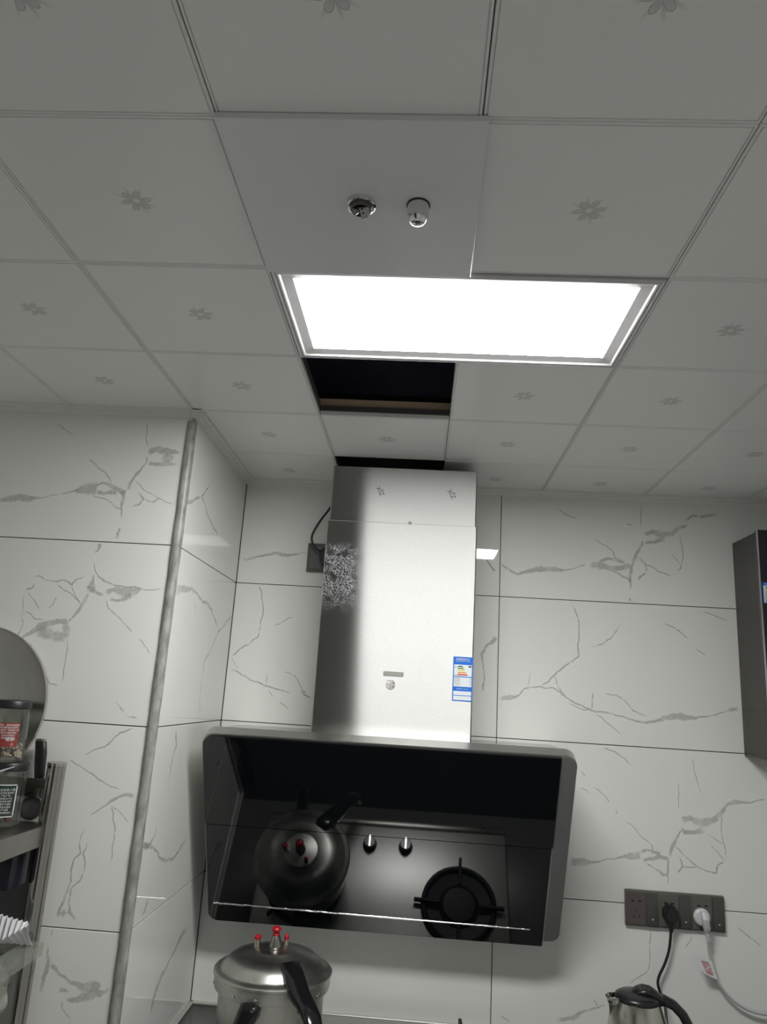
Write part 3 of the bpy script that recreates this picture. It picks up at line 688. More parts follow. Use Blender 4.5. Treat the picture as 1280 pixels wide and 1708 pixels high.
obj('round_seal', sm, mat('brown_seal_ink', (0.10, 0.05, 0.05), .4), chl)
# energy label
lx, lz0, lz1, lw = 0.3415, -0.6250, -0.5170, 0.0492
el = obj('energy_label', MB().box(lx, lx + lw, YC - .0004, YC, lz0, lz1), M['blue'], hood, smooth=0)
def fld(a0, a1, b0, b1, m, name='label_field', lift=.0002): return obj(name, MB().box(lx + a0 * lw, lx + a1 * lw, YC - .0004 - lift, YC - .0004, lz1 - b1 * (lz1 - lz0), lz1 - b0 * (lz1 - lz0)), m, el, smooth=0)
fld(.05, .95, .18, .445, M['label_white']); fld(.05, .95, .465, .675, M['label_white']); fld(.05, .95, .775, .865, M['label_white']); fld(.05, .95, .88, .975, M['label_white'])
for k, (wd, m_) in enumerate(((.22, 'green_a'), (.28, 'green_b'), (.33, 'yellow'), (.40, 'orange'), (.47, 'red'))):
    b0 = .205 + k * .047; fld(.24, .24 + wd, b0, b0 + .03, M[m_], 'rating_bar', .0004)
    obj('rating_bar', MB().add([(lx + (.24 + wd) * lw, YC - .0008, lz1 - b0 * (lz1 - lz0)), (lx + (.24 + wd + .06) * lw, YC - .0008, lz1 - (b0 + .015) * (lz1 - lz0)), (lx + (.24 + wd) * lw, YC - .0008, lz1 - (b0 + .03) * (lz1 - lz0))], [(0, 1, 2)]), M[m_], el, smooth=0)
fld(.78, .92, .20, .235, M['ink'], 'rating_mark', .0004)
def lt(s_, size, a, b, m_, sx=1): return text(s_, size, (lx + a * lw, YC - .0007, lz1 - b * (lz1 - lz0)), (1, 0, 0), (0, 0, 1), m_, el, 'label_lettering', sx=sx)
lt('中国能效标识', 0.0058, .12, .075, M['white_ink']); lt('CHINA ENERGY LABEL', 0.0036, .12, .11, M['white_ink'])
lt('1', 0.0045, .08, .235, M['ink']); lt('耗能低', .0028, .08, .25, M['ink']); lt('耗能高', .0028, .07, .425, M['ink'])
for k in range(4): lt(('能效等级', '全压效率', '待机功率', '关机功率')[k], .0036, .08, .51 + k * .045, M['ink_soft']); lt('1%', .0036, .84, .51 + k * .045, M['ink'])
lt('能效信息  GB 29539', .0034, .22, .735, M['white_ink'])

# ================================================================== WALL SOCKET BEHIND THE CHIMNEY, CORD
ws = thing('wall_socket', (-0.048, YW, -0.236), 'small grey wall socket half hidden behind the chimney, black plug in it', 'wall socket')
obj('plate', MB().rbox(-0.092, -0.006, YW - .009, YW, -0.279, -0.193, .002, 2), M['socket'], ws)
obj('face', MB().rbox(-0.083, -0.015, YW - .0115, YW - .009, -0.270, -0.202, .001, 1), mat('socket_face_grey', (.13, .13, .14), .3), ws)
hpg = thing('plug', (-0.034, YW - .012, -0.236), 'black plug of the hood cord, in the small socket behind the chimney', 'plug')
obj('body', MB().sweep([((-.034, YW - .012 - .001, -.228), (.018, 0, 0), (0, 0, .022)), ((-.034, YW - .03, -.232), (.019, 0, 0), (0, 0, .024)), ((-.034, YW - .045, -.24), (.012, 0, 0), (0, 0, .02))], 14), M['black_plastic'], hpg)
obj('strain_relief', MB().tube([(-.036, YW - .035, -.255), (-.03, YW - .038, -.285), (-.024, YW - .04, -.300)], [.008, .0055, .003]), M['black_plastic'], hpg)
cp = [onY(a, b, Y) for a, b, Y in ((556, 838, 1.40), (549, 850, 1.41), (535, 868, 1.42), (522, 890, 1.42), (521, 904, 1.42), (527, 914, 1.42), (536, 922, 1.425), (541, 932, 1.43))]
tag(obj('power_cord', MB().tube(smoothpath(cp, 6), .0033, 10), M['black_plastic'], None, smooth=60, base=cp[-1]), 'black cord looping from the chimney top into the small hidden socket', 'cord')

# ================================================================== GREY TRIPLE SOCKET STRIP
px0, px1, pz0, pz1 = 0.8230, 1.0780, -1.1635, -1.0765
sp = thing('socket_panel', (0.95, YW, -1.12), 'long grey wall panel with three sockets and three rocker switches', 'socket panel')
obj('plate', MB().rbox(px0, px1, YW - .010, YW, pz0, pz1, .003, 2), M['socket'], sp)
hole = []
for k in range(3):
    a = px0 + k * 0.0845
    so = obj('socket', MB().rbox(a + .004, a + .052, YW - .0118, YW - .009, pz0 + .005, pz1 - .005, .001, 1), M['socket'] if k else mat('reddish_grey_socket', (.105, .085, .08), .3, .1), sp)
    sw = obj('switch', MB().rbox(a + .0545, a + .0825, YW - .0140, YW - .009, pz0 + .0045, pz1 - .0045, .0012, 2), mat('rocker_grey', (.075, .077, .068), .3, .2), sp)
    obj('indicator_dot', MB().lathe([(.0022, 0), (.0018, .0008), (0, .001)], (a + .069, YW - .0140, pz0 + .020), 12, Matrix.Rotation(pi / 2, 3, 'X')), M['switch_dot'], sw)
    cxx = a + .028; hb = MB()
    for dx in (-.009, .009): hb.lathe([(.0024, 0), (.0024, .0004)], (cxx + dx, YW - .0118, pz1 - .026), 10, Matrix.Rotation(pi / 2, 3, 'X')).box(cxx + dx - .005, cxx + dx + .005, YW - .0122, YW - .0118, pz1 - .027, pz1 - .025)
    if k == 0:
        hb.box(cxx - .001, cxx + .001, YW - .0122, YW - .0118, pz0 + .034, pz0 + .042)
        for sgn in (-1, 1):
            mm = Matrix.Translation((cxx + sgn * .0065, 0, pz0 + .0245)) @ Matrix.Rotation(sgn * radians(32), 4, 'Y')
            hb.box(-.001, .001, YW - .0122, YW - .0118, -.004, .004, mm)
    obj('pin_holes', hb, M['socket_hole'], so, smooth=0)
# black plug and cable
q = Vector((0.9345, YW - .012, -1.125))
bp_ = thing('plug', q, 'black plug in the middle socket of the grey panel', 'plug')
oct_ = [(.0195 * cos(radians(22.5 + 45 * k)), .0225 * sin(radians(22.5 + 45 * k))) for k in range(8)]
obj('body', MB().prism(oct_, q, (1, 0, 0), (0, 0, 1), (0, -1, 0), 0.0, .020).prism([(a * .8, b * .8) for a, b in oct_], q, (1, 0, 0), (0, 0, 1), (0, -1, 0), .020, .024), M['black_plastic'], bp_, smooth=20)
obj('strain_relief', MB().tube([q + Vector((0, -.013, -.016)), q + Vector((0, -.014, -.034)), q + Vector((-.001, -.013, -.042))], [.0085, .006, .0045]), M['black_plastic'], bp_)
cbl = [q + Vector((-.001, -.013, -.040))] + [onY(a, b, 1.441) for a, b in ((1117, 1582), (1110, 1606), (1100, 1628), (1098, 1642), (1103, 1658))] + [onY(1109, 1672, 1.435), Vector((.905, 1.40, -1.38)), Vector((.88, 1.34, -1.4195))]
tag(obj('kettle_cord', MB().tube(smoothpath(cbl, 8), .0035, 10), M['black_plastic'], None, smooth=60, base=cbl[-1]), 'thin black cord hanging from the black plug down behind the kettle', 'cord')
# white plug and cable
q = Vector((1.0155, YW - .012, -1.128))
wp = thing('plug', q, 'round white plug in the right-hand socket of the grey panel', 'plug')
obj('body', MB().lathe([(.0205, 0), (.0215, .004), (.0205, .009), (.0165, .0125), (0, .014)], q, 28, Matrix.Rotation(pi / 2, 3, 'X')), M['white_plastic'], wp, smooth=30)
obj('grip', MB().sweep([(q + Vector((.001, -.015, .016)), (.006, 0, 0), (0, .006, 0)), (q + Vector((.003, -.019, .0)), (.0085, 0, 0), (0, .011, 0)), (q + Vector((.007, -.017, -.022)), (.0085, 0, 0), (0, .009, 0)), (q + Vector((.009, -.013, -.032)), (.006, 0, 0), (0, .006, 0))], 12, 4), M['white_plastic'], wp)
rb_ = MB()
for k in range(5): rb_.lathe([(.0042, -.0012), (.0062, -.0008), (.0062, .0008), (.0042, .0012)], q + Vector((.0095 + k * .0008, -.012, -.034 - k * .0042)), 14)
rb_.tube([q + Vector((.009, -.012, -.030)), q + Vector((.0128, -.011, -.056))], .0045)
obj('strain_relief', rb_, M['white_plastic'], wp)
wc = [q + Vector((.0125, -.011, -.053))] + [onY(a, b, 1.444) for a, b in ((1184, 1590), (1190, 1612), (1197, 1635), (1212, 1657), (1232, 1675), (1256, 1687), (1284, 1692), (1330, 1690), (1400, 1670))] + [Vector((1.34, 1.44, -1.36)), Vector((1.38, 1.40, -1.4195))]
whc = obj('white_cord', MB().tube(smoothpath(wc, 8), .0036, 10), mat('white_cord_rubber', (.5, .5, .51), .4), None, smooth=60, base=wc[-1])
tag(whc, 'white cord curving away right from the round white plug, paper warning tag on it', 'cord')
tg = MB(); a_, b_, c_, d_ = onY(1164, 1599, 1.428), onY(1188, 1603, 1.438), onY(1198, 1635, 1.438), onY(1176, 1624, 1.426)
tg.add([a_, b_, c_, d_] + [p + Vector((0, .0006, 0)) for p in (a_, b_, c_, d_)], [(0, 1, 2, 3), (7, 6, 5, 4), (0, 4, 5, 1), (1, 5, 6, 2), (2, 6, 7, 3), (3, 7, 4, 0)])
tgo = obj('warning_tag', tg, M['label_white'], whc, smooth=0)
for k in range(7):
    f = .1 + k * .115; e0 = a_.lerp(d_, f); e1 = b_.lerp(c_, f); s0 = e0.lerp(e1, .2) + Vector((0, -.0006, 0)); s1 = e0.lerp(e1, .72 + .05 * (k % 2)) + Vector((0, -.0006, 0))
    text(('WARNING', 'DO NOT', 'REMOVE', 'THIS TAG', '警告', '请勿拆', '标签')[k], .0048, s0 + Vector((0, -.0012, -.0045)), s1 - s0, d_ - a_, M['red_ink'], tgo, 'tag_lettering') if False else obj('tag_print', MB().add([s0, s1, s1 + Vector((0, 0, -.0022)), s0 + Vector((0, 0, -.0022))], [(0, 1, 2, 3)]), M['red_ink'], tgo, smooth=0)

# ================================================================== WATER HEATER ON THE RIGHT
hx = 1.154
wh = thing('water_heater', (hx + .19, YW, -0.73), 'dark grey wall-hung box heater at the right edge, energy label on its front', 'water heater')
obj('body', MB().rbox(hx, hx + .38, 1.312, YW, -0.7255, -0.130, .002, 1), M['heater_side'], wh, smooth=0)
obj('front_panel', MB().rbox(hx - .001, hx + .381, 1.297, 1.3115, -0.732, -0.126, .002, 2), M['heater_front'], wh)
obj('edge_trim', MB().rbox(hx - .0028, hx + .0012, 1.2955, 1.2995, -0.732, -0.126, .0008, 1), M['chrome'], wh)
lo = onY(1272, 971, 1.2965); hl = obj('energy_label', MB().box(lo.x, lo.x + .05, 1.2963, 1.2968, lo.z - .056, lo.z), M['blue'], wh, smooth=0)
obj('label_field', MB().box(lo.x + .002, lo.x + .048, 1.2960, 1.2963, lo.z - .054, lo.z - .009), M['label_white'], hl, smooth=0)
for k, m_ in enumerate(('green_a', 'green_b', 'yellow', 'orange', 'red')): obj('rating_bar', MB().box(lo.x + .008, lo.x + .016 + k * .003, 1.2957, 1.2960, lo.z - .0145 - k * .0035, lo.z - .012 - k * .0035), M[m_], hl, smooth=0)
for k in range(5): text(('能效等级 1', '热效率 96', '热负荷', '能效信息', '编号')[k], .004, (lo.x + .005, 1.2957, lo.z - .034 - k * .0045), (1, 0, 0), (0, 0, 1), M['ink'], hl, 'label_lettering')
text('中国能效标识', .0058, (lo.x + .006, 1.2962, lo.z - .0072), (1, 0, 0), (0, 0, 1), M['white_ink'], hl, 'label_lettering')
for k, xx in enumerate((.06, .13, .25, .32)): obj('pipe_stub', MB().lathe([(.011, -.7255), (.011, -.75), (.008, -.752), (.008, -.775)], (hx + xx, 1.41, 0), 16), M['steel'], wh)
obj('vent_slats', MB().box(hx + .02, hx + .36, 1.33, 1.44, -.7275, -.7256), M['black_plastic'], wh, smooth=0)

# ================================================================== COUNTER, HOB
ZC = -1.430
wt = obj('worktop', MB().rbox(XS + .0015, XR - .002, 0.94, YW - .0015, ZC - .03, ZC, .003, 2), M['granite'], None, base=(0.77, 1.18, ZC - .03))
tag(wt, 'dark grey speckled stone worktop under the hood, along the tiled wall', 'worktop')
struct('trim_5', MB().rbox(XS + .001, XR - .002, YW - .010, YW - .0005, ZC, ZC + .007, .002, 1).rbox(XS + .0005, XS + .010, 0.92, YW - .0005, ZC, ZC + .007, .002, 1), mat('pale_sealing_strip', (.45, .45, .42), .35, .3), base=(0.5, YW, ZC))
bc = thing('base_cabinet', (0.77, 1.2, -H), 'grey base cabinet under the stone worktop', 'cabinet')
obj('carcass', MB().box(XS + .004, XR - .004, 0.975, YW - .004, -H + .10, ZC - .031), M['cabinet'], bc, smooth=0)
obj('plinth', MB().box(XS + .004, XR - .004, 0.99, YW - .02, -H, -H + .099), M['black_plastic'], bc, smooth=0)
for k in range(4):
    a = XS + .006 + k * .535
    d = obj('door', MB().rbox(a, a + .531, 0.955, .9745, -H + .105, ZC - .035, .002, 1), M['cabinet'], bc, smooth=0)
    obj('handle', MB().rbox(a + .17, a + .36, 0.942, .9545, ZC - .075, ZC - .063, .003, 2), M['steel'], d)
hb_ = thing('gas_hob', (0.176, 1.19, ZC), 'stainless two-burner gas hob set on the worktop below the hood', 'gas hob')
obj('top_plate', MB().rbox(-0.190, 0.545, 1.010, 1.385, ZC, ZC + .030, .008, 3), mat('satin_hob_steel', (.50, .50, .48), .34, 1.0, var=.06, scale=8), hb_)
obj('front_lip', MB().rbox(-0.190, 0.545, .985, 1.0095, ZC, ZC + .022, .006, 2), M['steel_dark'], hb_)
for kx in (0.133, 0.241):
    kn = obj('knob', MB().lathe([(.021, 0), (.021, .006), (.018, .008), (.017, .024), (.015, .026), (0, .026)], (kx, 1.072, ZC + .030), 24), M['bakelite'], hb_)
    obj('pointer', MB().rbox(kx - .003, kx + .003, 1.055, 1.089, ZC + .0561, ZC + .062, .001, 1), M['chrome'], kn)
for bx in (-0.046, 0.400):
    by = 1.205 if bx < 0 else 1.228
    b = obj('burner', MB().lathe([(.058, .0301), (.058, .034), (.045, .040), (.045, .048), (.020, .050), (0, .050)], (bx, by, ZC), 28), M['iron'], hb_)
    obj('drip_pan', MB().lathe([(.097, .0302), (.099, .034), (.093, .036), (.060, .0322)], (bx, by, ZC), 36), M['iron'], hb_)
    g = MB().tube([(bx + .100 * cos(2 * pi * k / 32), by + .100 * sin(2 * pi * k / 32), ZC + .040) for k in range(32)], .008, 8, True)
    gr = obj('pan_support', g, M['iron'], hb_)
    for k in range(4):
        a = radians(45 + 90 * k) if bx < 0 else radians(90 * k + 92)
        mm = Matrix.Translation((bx, by, ZC)) @ Matrix.Rotation(a, 4, 'Z')
        obj('prong', MB().rbox(.052, .128, -.004, .004, .040, .058, .002, 1, mm).rbox(.100, .108, -.005, .005, .0301, .042, .001, 1, mm), M['iron'], gr)

tag(obj('added_dark_mat', MB().rbox(-0.75, 1.25, 0.10, 0.935, -H, -H + .009, .003, 2), mat('charcoal_added_mat', (.03, .03, .032), .9), None, base=(.5, .45, -H)), 'unseen dark mat added before the base cabinet to darken the hood glass reflection', 'mat')  # unseen mat, added so the upper hood glass reflects black

# ================================================================== PRESSURE COOKER
pcx, pcy = -0.044, 1.185
zb = ZC + .0580
pk = thing('pressure_cooker', (pcx, pcy, zb), 'dull aluminium pressure cooker with black handles and red-capped valves', 'pressure cooker')
zr = -1.268
c = Vector((pcx, pcy, 0))
obj('pot', MB().lathe([(.100, zb), (.112, zb + .003), (.118, zb + .014), (.119, zr - .01), (.1215, zr + .006), (.1215, zr + .012)], c, 64), M['alu'], pk, smooth=50)
lidp = [(.126, zr - .008), (.1300, zr - .006), (.1315, zr + .001), (.1315, zr + .019), (.1345, zr + .021), (.1345, zr + .0255), (.130, zr + .029), (.121, zr + .030), (.116, zr + .034), (.108, zr + .045), (.096, zr + .0535), (.078, zr + .059), (.052, zr + .0625), (.048, zr + .066), (.044, zr + .0672), (.0, zr + .0685)]
obj('lid', MB().lathe(lidp, c, 72), M['alu'], pk, smooth=50)
for a in (-118, -95, -30, 200): obj('rivet', MB().lathe([(.0035, 0), (.003, .0015), (0, .002)], c + Vector((.1315 * cos(radians(a)), .1315 * sin(radians(a)), zr + .004)), 10, Matrix.Rotation(radians(a), 3, 'Z') @ Matrix.Rotation(pi / 2, 3, 'Y')), M['chrome'], pk)
zt = zr + .067
v = obj('weight_valve', MB().lathe([(.0125, zt), (.0145, zt + .004), (.0135, zt + .012), (.0105, zt + .022), (.008, zt + .027), (0, zt + .027)], c, 24), M['steel_dark'], pk)
obj('red_cap', MB().lathe([(.0075, zt + .0271), (.0085, zt + .029), (.006, zt + .034), (.0105, zt + .037), (.0115, zt + .041), (.009, zt + .044), (.0045, zt + .046), (0, zt + .046)], c, 22), M['red_plastic'], v)
for px, py, hh, rr in ((430, 1567, .020, .0065), (479, 1562, .016, .0058)):
    g = onY(px, py, pcy + (.0 if px < 450 else .035)); g = Vector((g.x, pcy + (.0 if px < 450 else .030), 0))
    z0_ = zr + .0625
    v2 = obj('safety_valve', MB().lathe([(rr, z0_ - .002), (rr, z0_ + hh), (0, z0_ + hh)], g, 18), mat('brass_nickel', (.55, .50, .40), .3, 1.0), pk)
    pr = [(rr * .9, z0_ + hh), (rr * 1.15, z0_ + hh + .002), (rr * 1.25, z0_ + hh + .007), (rr * .9, z0_ + hh + .009), (0, z0_ + hh + .0095)] if px < 450 else [(rr * .9, z0_ + hh), (rr, z0_ + hh + .002), (rr * .95, z0_ + hh + .007), (rr * .5, z0_ + hh + .0115), (0, z0_ + hh + .012)]
    obj('red_cap', MB().lathe(pr, g, 18), M['red_plastic'], v2)
def handle(az, secs, name):
    R2 = Matrix.Rotation(radians(az), 4, 'Z'); L = []
    for r, z, tx, w_, h_ in secs:      # radius, height, tilt of section, half width, half height
        t = radians(tx); L.append((c + R2 @ Vector((r, 0, zr + z)), R2 @ Vector((0, w_ * 1.28, 0)), R2 @ Vector((h_ * sin(t), 0, h_ * cos(t)))))
    return obj(name, MB().sweep(L, 16, 3.4), M['bakelite'], pk, smooth=50)
lh = handle(-58, [(.085, .062, 0, .014, .003), (.095, .062, 8, .0165, .007), (.118, .048, 25, .017, .013), (.140, .030, 20, .0165, .020), (.160, .022, 14, .0155, .0165), (.190, .016, 20, .0145, .0125), (.222, .004, 40, .0145, .0115), (.240, -.018, 75, .0145, .0115), (.246, -.040, 85, .0148, .0125), (.247, -.049, 88, .0135, .0112)], 'lid_handle')
obj('latch', MB().rbox(-.006, .006, -.005, .005, -.014, .0, .001, 1, Matrix.Translation(c + Vector((.163 * cos(radians(-58)), .163 * sin(radians(-58)), zr + .006))) @ Matrix.Rotation(radians(-58), 4, 'Z')), M['bakelite'], lh)
handle(-100, [(.121, -.014, 0, .017, .012), (.128, -.016, 10, .018, .015), (.150, -.024, 15, .0155, .0165), (.180, -.033, 20, .0125, .013), (.205, -.042, 25, .0135, .0115), (.228, -.055, 50, .0145, .0115), (.240, -.075, 80, .0145, .012), (.242, -.088, 88, .0135, .011)], 'pot_handle')
mmr = Matrix.Rotation(radians(80), 4, 'Z')
L = [(c + mmr @ Vector((r, 0, zr + z)), mmr @ Vector((0, .03, 0)), Vector((0, 0, .010))) for r, z in ((.119, -.02), (.135, -.02), (.152, -.024), (.160, -.030))]
obj('helper_handle', MB().sweep(L, 14, 3.2), M['bakelite'], pk)

# ================================================================== KETTLE
kx, ky = 0.783, 1.215
kt = thing('electric_kettle', (kx, ky, ZC), 'brushed steel electric kettle with black lid and curved black handle', 'kettle')
kb = mat('brushed_kettle_steel', (.56, .55, .50), .2, 1.0, var=.08, scale=200, aniso=.6)
kc = Vector((kx, ky, 0)); kz = -1.254
obj('power_base', MB().lathe([(.080, ZC), (.082, ZC + .004), (.078, ZC + .018), (0, ZC + .018)], kc, 36), M['kettle_black'], kt)
bd = MB().lathe([(.070, ZC + .0185), (.076, ZC + .024), (.0765, ZC + .04), (.070, ZC + .09), (.060, kz - .03), (.0515, kz - .006), (.0490, kz), (.046, kz), (.046, kz - .003)], kc, 56)
obj('body', bd, kb, kt, smooth=50)
K = lambda dx, dy, z: kc + Vector((dx, dy, z))
sp_ = MB()
vs = []
for z, outx, wy in ((kz - .060, -.058, .004), (kz - .035, -.060, .012), (kz - .012, -.062, .017), (kz + .006, -.070, .019)):
    vs += [K(-.040, -wy, z), K(outx + .010, -wy * .7, z), K(outx, 0, z), K(outx + .010, wy * .7, z), K(-.040, wy, z)]
sp_.add(vs, [(i * 5 + k, i * 5 + k + 1, i * 5 + k + 6, i * 5 + k + 5) for i in range(3) for k in range(4)])
so_ = obj('spout', sp_, kb, kt, smooth=50)
so_.modifiers.new('thickness', 'SOLIDIFY').thickness = 0.0012
obj('lid', MB().lathe([(.048, kz), (.0495, kz + .003), (.047, kz + .009), (.038, kz + .014), (.02, kz + .017), (0, kz + .018)], kc, 44), M['kettle_black'], kt, smooth=60)
L = []
for dx, z, w_, h_ in ((-.012, .014, .010, .003), (.000, .019, .020, .007), (.015, .0215, .024, .009), (.032, .018, .024, .011), (.048, .009, .020, .010), (.058, .002, .016, .009)):
    L.append((K(dx, 0, kz + z), (0, w_, 0), (0, 0, h_)))
obj('thumb_rest', MB().sweep(L, 16, 2.4), M['kettle_black'], kt, smooth=60)
hd = [(.044, .002, 60), (.060, .004, 40), (.080, -.004, 15), (.100, -.022, -10), (.115, -.048, -35), (.122, -.080, -65), (.118, -.115, -90), (.104, -.145, -120), (.080, -.155, -160), (.070, -.155, -170)]
L = []
for dx, z, t in hd:
    tt = radians(t); L.append((K(dx, 0, kz + z), (0, .0145, 0), (.0095 * cos(tt + pi / 4), 0, .0095 * sin(tt + pi / 4))))
L = []
for i, (dx, z, t) in enumerate(hd):
    a = Vector((hd[min(i + 1, 9)][0] - hd[max(i - 1, 0)][0], 0, hd[min(i + 1, 9)][1] - hd[max(i - 1, 0)][1])).normalized()
    L.append((K(dx, 0, kz + z), (0, .0145, 0), Vector((-a.z, 0, a.x)) * .0105))
obj('handle', MB().sweep(L, 16, 3), M['kettle_black'], kt, smooth=60)

# ================================================================== STEEL RACK ON THE LEFT
ZS = -0.914; PX, PY, PR = -0.475, 0.868, 0.0185
rk = thing('shelf_rack', (-0.70, 0.66, -H), 'stainless steel shelf rack on round posts at the left edge', 'shelf rack')
for (x, y) in ((PX, PY), (-1.0, PY), (-1.0, .45), (PX, .45)):
    ztop = -0.797 if y > .8 else ZS + .02
    p_ = obj('post', MB().lathe([(PR, -H), (PR, ztop)], (x, y, 0), 32), M['post_steel'], rk)
    obj('post_cap', MB().lathe([(PR + .0006, ztop - .004), (PR + .0006, ztop + .001), (PR * .8, ztop + .003), (0, ztop + .0035)], (x, y, 0), 32), M['steel'], p_)
def shelf(z, y1=.885):
    s_ = obj('shelf', MB().rbox(-1.0, PX - .005, .452, y1, z - .004, z, .001, 1), M['steel_dark'], rk, smooth=0)
    obj('shelf_edge', MB().rbox(PX - .005, PX + .0025, .470, PY - PR * .9, z - .0385, z + .0005, .001, 1), M['steel_dark'], s_, smooth=0)
    obj('shelf_edge', MB().rbox(-.985, PX - .019, .448, .4515, z - .0385, z + .0005, .001, 1), M['steel_dark'], s_, smooth=0)
for z in (ZS, -1.42, -1.95): shelf(z)
rl = obj('lid_rail', MB().rbox(-1.0, PX - PR, .8765, .8785, -0.852, -0.830, .0006, 1).rbox(-1.0, PX - PR, .8785, .905, -0.866, -0.8645, .0005, 1).box(-1.0, PX - PR, .8765, .8785, -0.866, -0.852), M['steel_dark'], rk, smooth=0)
for xx in (-.512, -.50): obj('rail_tab', MB().rbox(xx - .003, xx + .003, .873, .8765, -0.868, -0.850, .0006, 1), M['steel'], rl, smooth=0)
# big glass lid leaning on the wall, standing on the rail ledge
lc = Vector((-0.704, 0.897, -0.694)); tilt = radians(4); RL = Matrix.Rotation(pi / 2 - tilt, 3, 'X')
gl = thing('pot_lid', lc - Vector((0, 0, .168)), 'large glass pot lid with steel rim leaning on the tiled wall', 'pot lid')
obj('glass', MB().lathe([(.165, 0), (.15, .004), (.10, .010), (.02, .013), (.02, .0105), (.10, .0075), (.15, .0015), (.165, -.0025)], lc, 72, RL), M['lid_glass'], gl, smooth=60)
obj('steel_rim', MB().lathe([(.1625, -.0055), (.1700, -.0055), (.1712, 0), (.1700, .0045), (.1625, .0055)], lc, 96, RL), M['steel'], gl, smooth=60)
obj('knob', MB().lathe([(.008, .0135), (.008, .022), (.021, .024), (.024, .033), (.018, .038), (0, .039)], lc, 24, RL), M['bakelite'], gl)
# black-handled tool standing in the rail
t0 = Vector((-0.524, 0.8925, -0.8640)); kn_ = thing('kitchen_tool', t0, 'black-handled kitchen tool standing upright with steel cap, beside the rack post', 'kitchen tool')
L = [(t0 + Vector((dx, 0, dz)), (w_, 0, 0), (0, .007, 0)) for dx, dz, w_ in ((.004, 0, .009), (.004, .036, .010), (.001, .06, .0115), (-.001, .082, .012), (-.005, .104, .0115), (-.006, .106, .010))]
obj('handle', MB().sweep(L, 16, 3), M['black_plastic'], kn_, smooth=60)
obj('steel_cap', MB().sweep([(t0 + Vector((-.006, 0, .1062)), (.0118, 0, 0), (0, .0072, 0)), (t0 + Vector((-.0065, 0, .1105)), (.011, 0, 0), (0, .0065, 0))], 16, 3), M['steel'], kn_)
bw = Vector((-0.528, 0.893, ZS + .0235)); RB = Matrix.Rotation(pi / 2, 3, 'X')
tag(obj('small_pan_lid', MB().lathe([(.0232, -.004), (.0236, 0), (.0225, .004), (.012, .009), (0, .010)], bw, 36, RB), M['board'], None, smooth=60, base=bw - Vector((0, 0, .0235))), 'small dark round lid standing on edge behind the lower jar', 'pot lid')
# jars
def jar(cx, cy, z0, hgt, r, label, lab_m, zl0, zl1, contents, ch, cat='jar'):
    b = Vector((cx, cy, z0)); j = thing('storage_jar', b, label, cat, None)
    prof = [(r * .9, 0), (r, .003), (r, hgt - .030), (r * .93, hgt - .020), (r * .90, hgt - .0155), (r * .86, hgt - .0155), (r * .89, hgt - .020), (r * .96, hgt - .031), (r * .96, .005), (r * .85, .003)]
    obj('glass_body', MB().lathe([(a, z0 + h) for a, h in prof], (cx, cy, 0), 40), M['clear'], j, smooth=50)
    ld = obj('lid', MB().lathe([(r * .94, z0 + hgt - .0155), (r * 1.0, z0 + hgt - .014), (r * 1.0, z0 + hgt - .002), (r * .96, z0 + hgt), (0, z0 + hgt)], (cx, cy, 0), 44), M['black_plastic'], j, smooth=50)
    cn = MB(); rj = random.Random(int(z0 * -1000))
    for k in range(46):
        a = rj.uniform(0, 2 * pi); rr = r * .78 * math.sqrt(rj.random()); zz = z0 + .008 + rj.random() * ch
        mm = Matrix.Translation((cx + rr * cos(a), cy + rr * sin(a), zz)) @ Euler((rj.uniform(-1, 1), rj.uniform(-1, 1), rj.uniform(0, 6))).to_matrix().to_4x4()
        cn.rbox(-.006, .006, -.0035, .0035, -.002, .002, .001, 1, mm)
    co = obj('contents', cn, contents, j, smooth=0); co['kind'] = 'stuff'
    # label wrapped round the jar, facing the room
    lm = MB(); vs = []; n = 18; a0, a1 = radians(-165), radians(-28); rl_ = r + .0004
    for k in range(n + 1):
        a = a0 + (a1 - a0) * k / n
        for zz in (zl0, zl1): vs.append((cx + rl_ * cos(a), cy + rl_ * sin(a), z0 + zz))
    lm.add(vs, [(2 * k, 2 * k + 2, 2 * k + 3, 2 * k + 1) for k in range(n)])
    lo_ = obj('paper_label', lm, lab_m, j, smooth=60)
    return j, lo_, rl_
def wrap_text(body, size, cx, cy, r, a_mid, z, m, parent, sx=1.0):
    cu = bpy.data.curves.new('t', 'FONT'); cu.body = body; cu.size = size; cu.align_x = 'CENTER'; cu.resolution_u = 2
    to = bpy.data.objects.new('t', cu); C.objects.link(to); src = to.evaluated_get(bpy.context.evaluated_depsgraph_get()).to_mesh()
    mb = MB(); mb.add([(cx + (r + .0004) * cos(a_mid + v.co.x * sx / r), cy + (r + .0004) * sin(a_mid + v.co.x * sx / r), z + v.co.y) for v in src.vertices], [tuple(p.vertices) for p in src.polygons])
    bpy.data.objects.remove(to, do_unlink=True); bpy.data.curves.remove(cu)
    return obj('label_lettering', mb, m, parent, smooth=0)
jx, jy, jr = -0.553, 0.825, 0.0375
j1, l1, r1 = jar(jx, jy, ZS + .0005, .118, jr, 'lower clear jar with dark green label, black lid, on the steel shelf', M['green_label'], .020, .078, M['spice'], .022)
for k, s_ in enumerate(('产品名称:八角', '产品类别:香辛料', '产地:广西', '保质期:24个月', '贮存条件:阴凉', '请置于干燥处', '避免阳光直射', '生产日期', '见瓶身喷码标识')):
    wrap_text(s_, .0052 if k == 0 else .0040, jx, jy, r1, radians(-56), ZS + .068 - k * .0052, M['white_ink'], l1)
for zz in (.020, .078):
    obj('label_border', MB().tube([(jx + (r1 + .0002) * cos(radians(a)), jy + (r1 + .0002) * sin(radians(a)), ZS + .0005 + zz) for a in range(-165, -27, 8)], .0009, 6), M['white_ink'], l1)
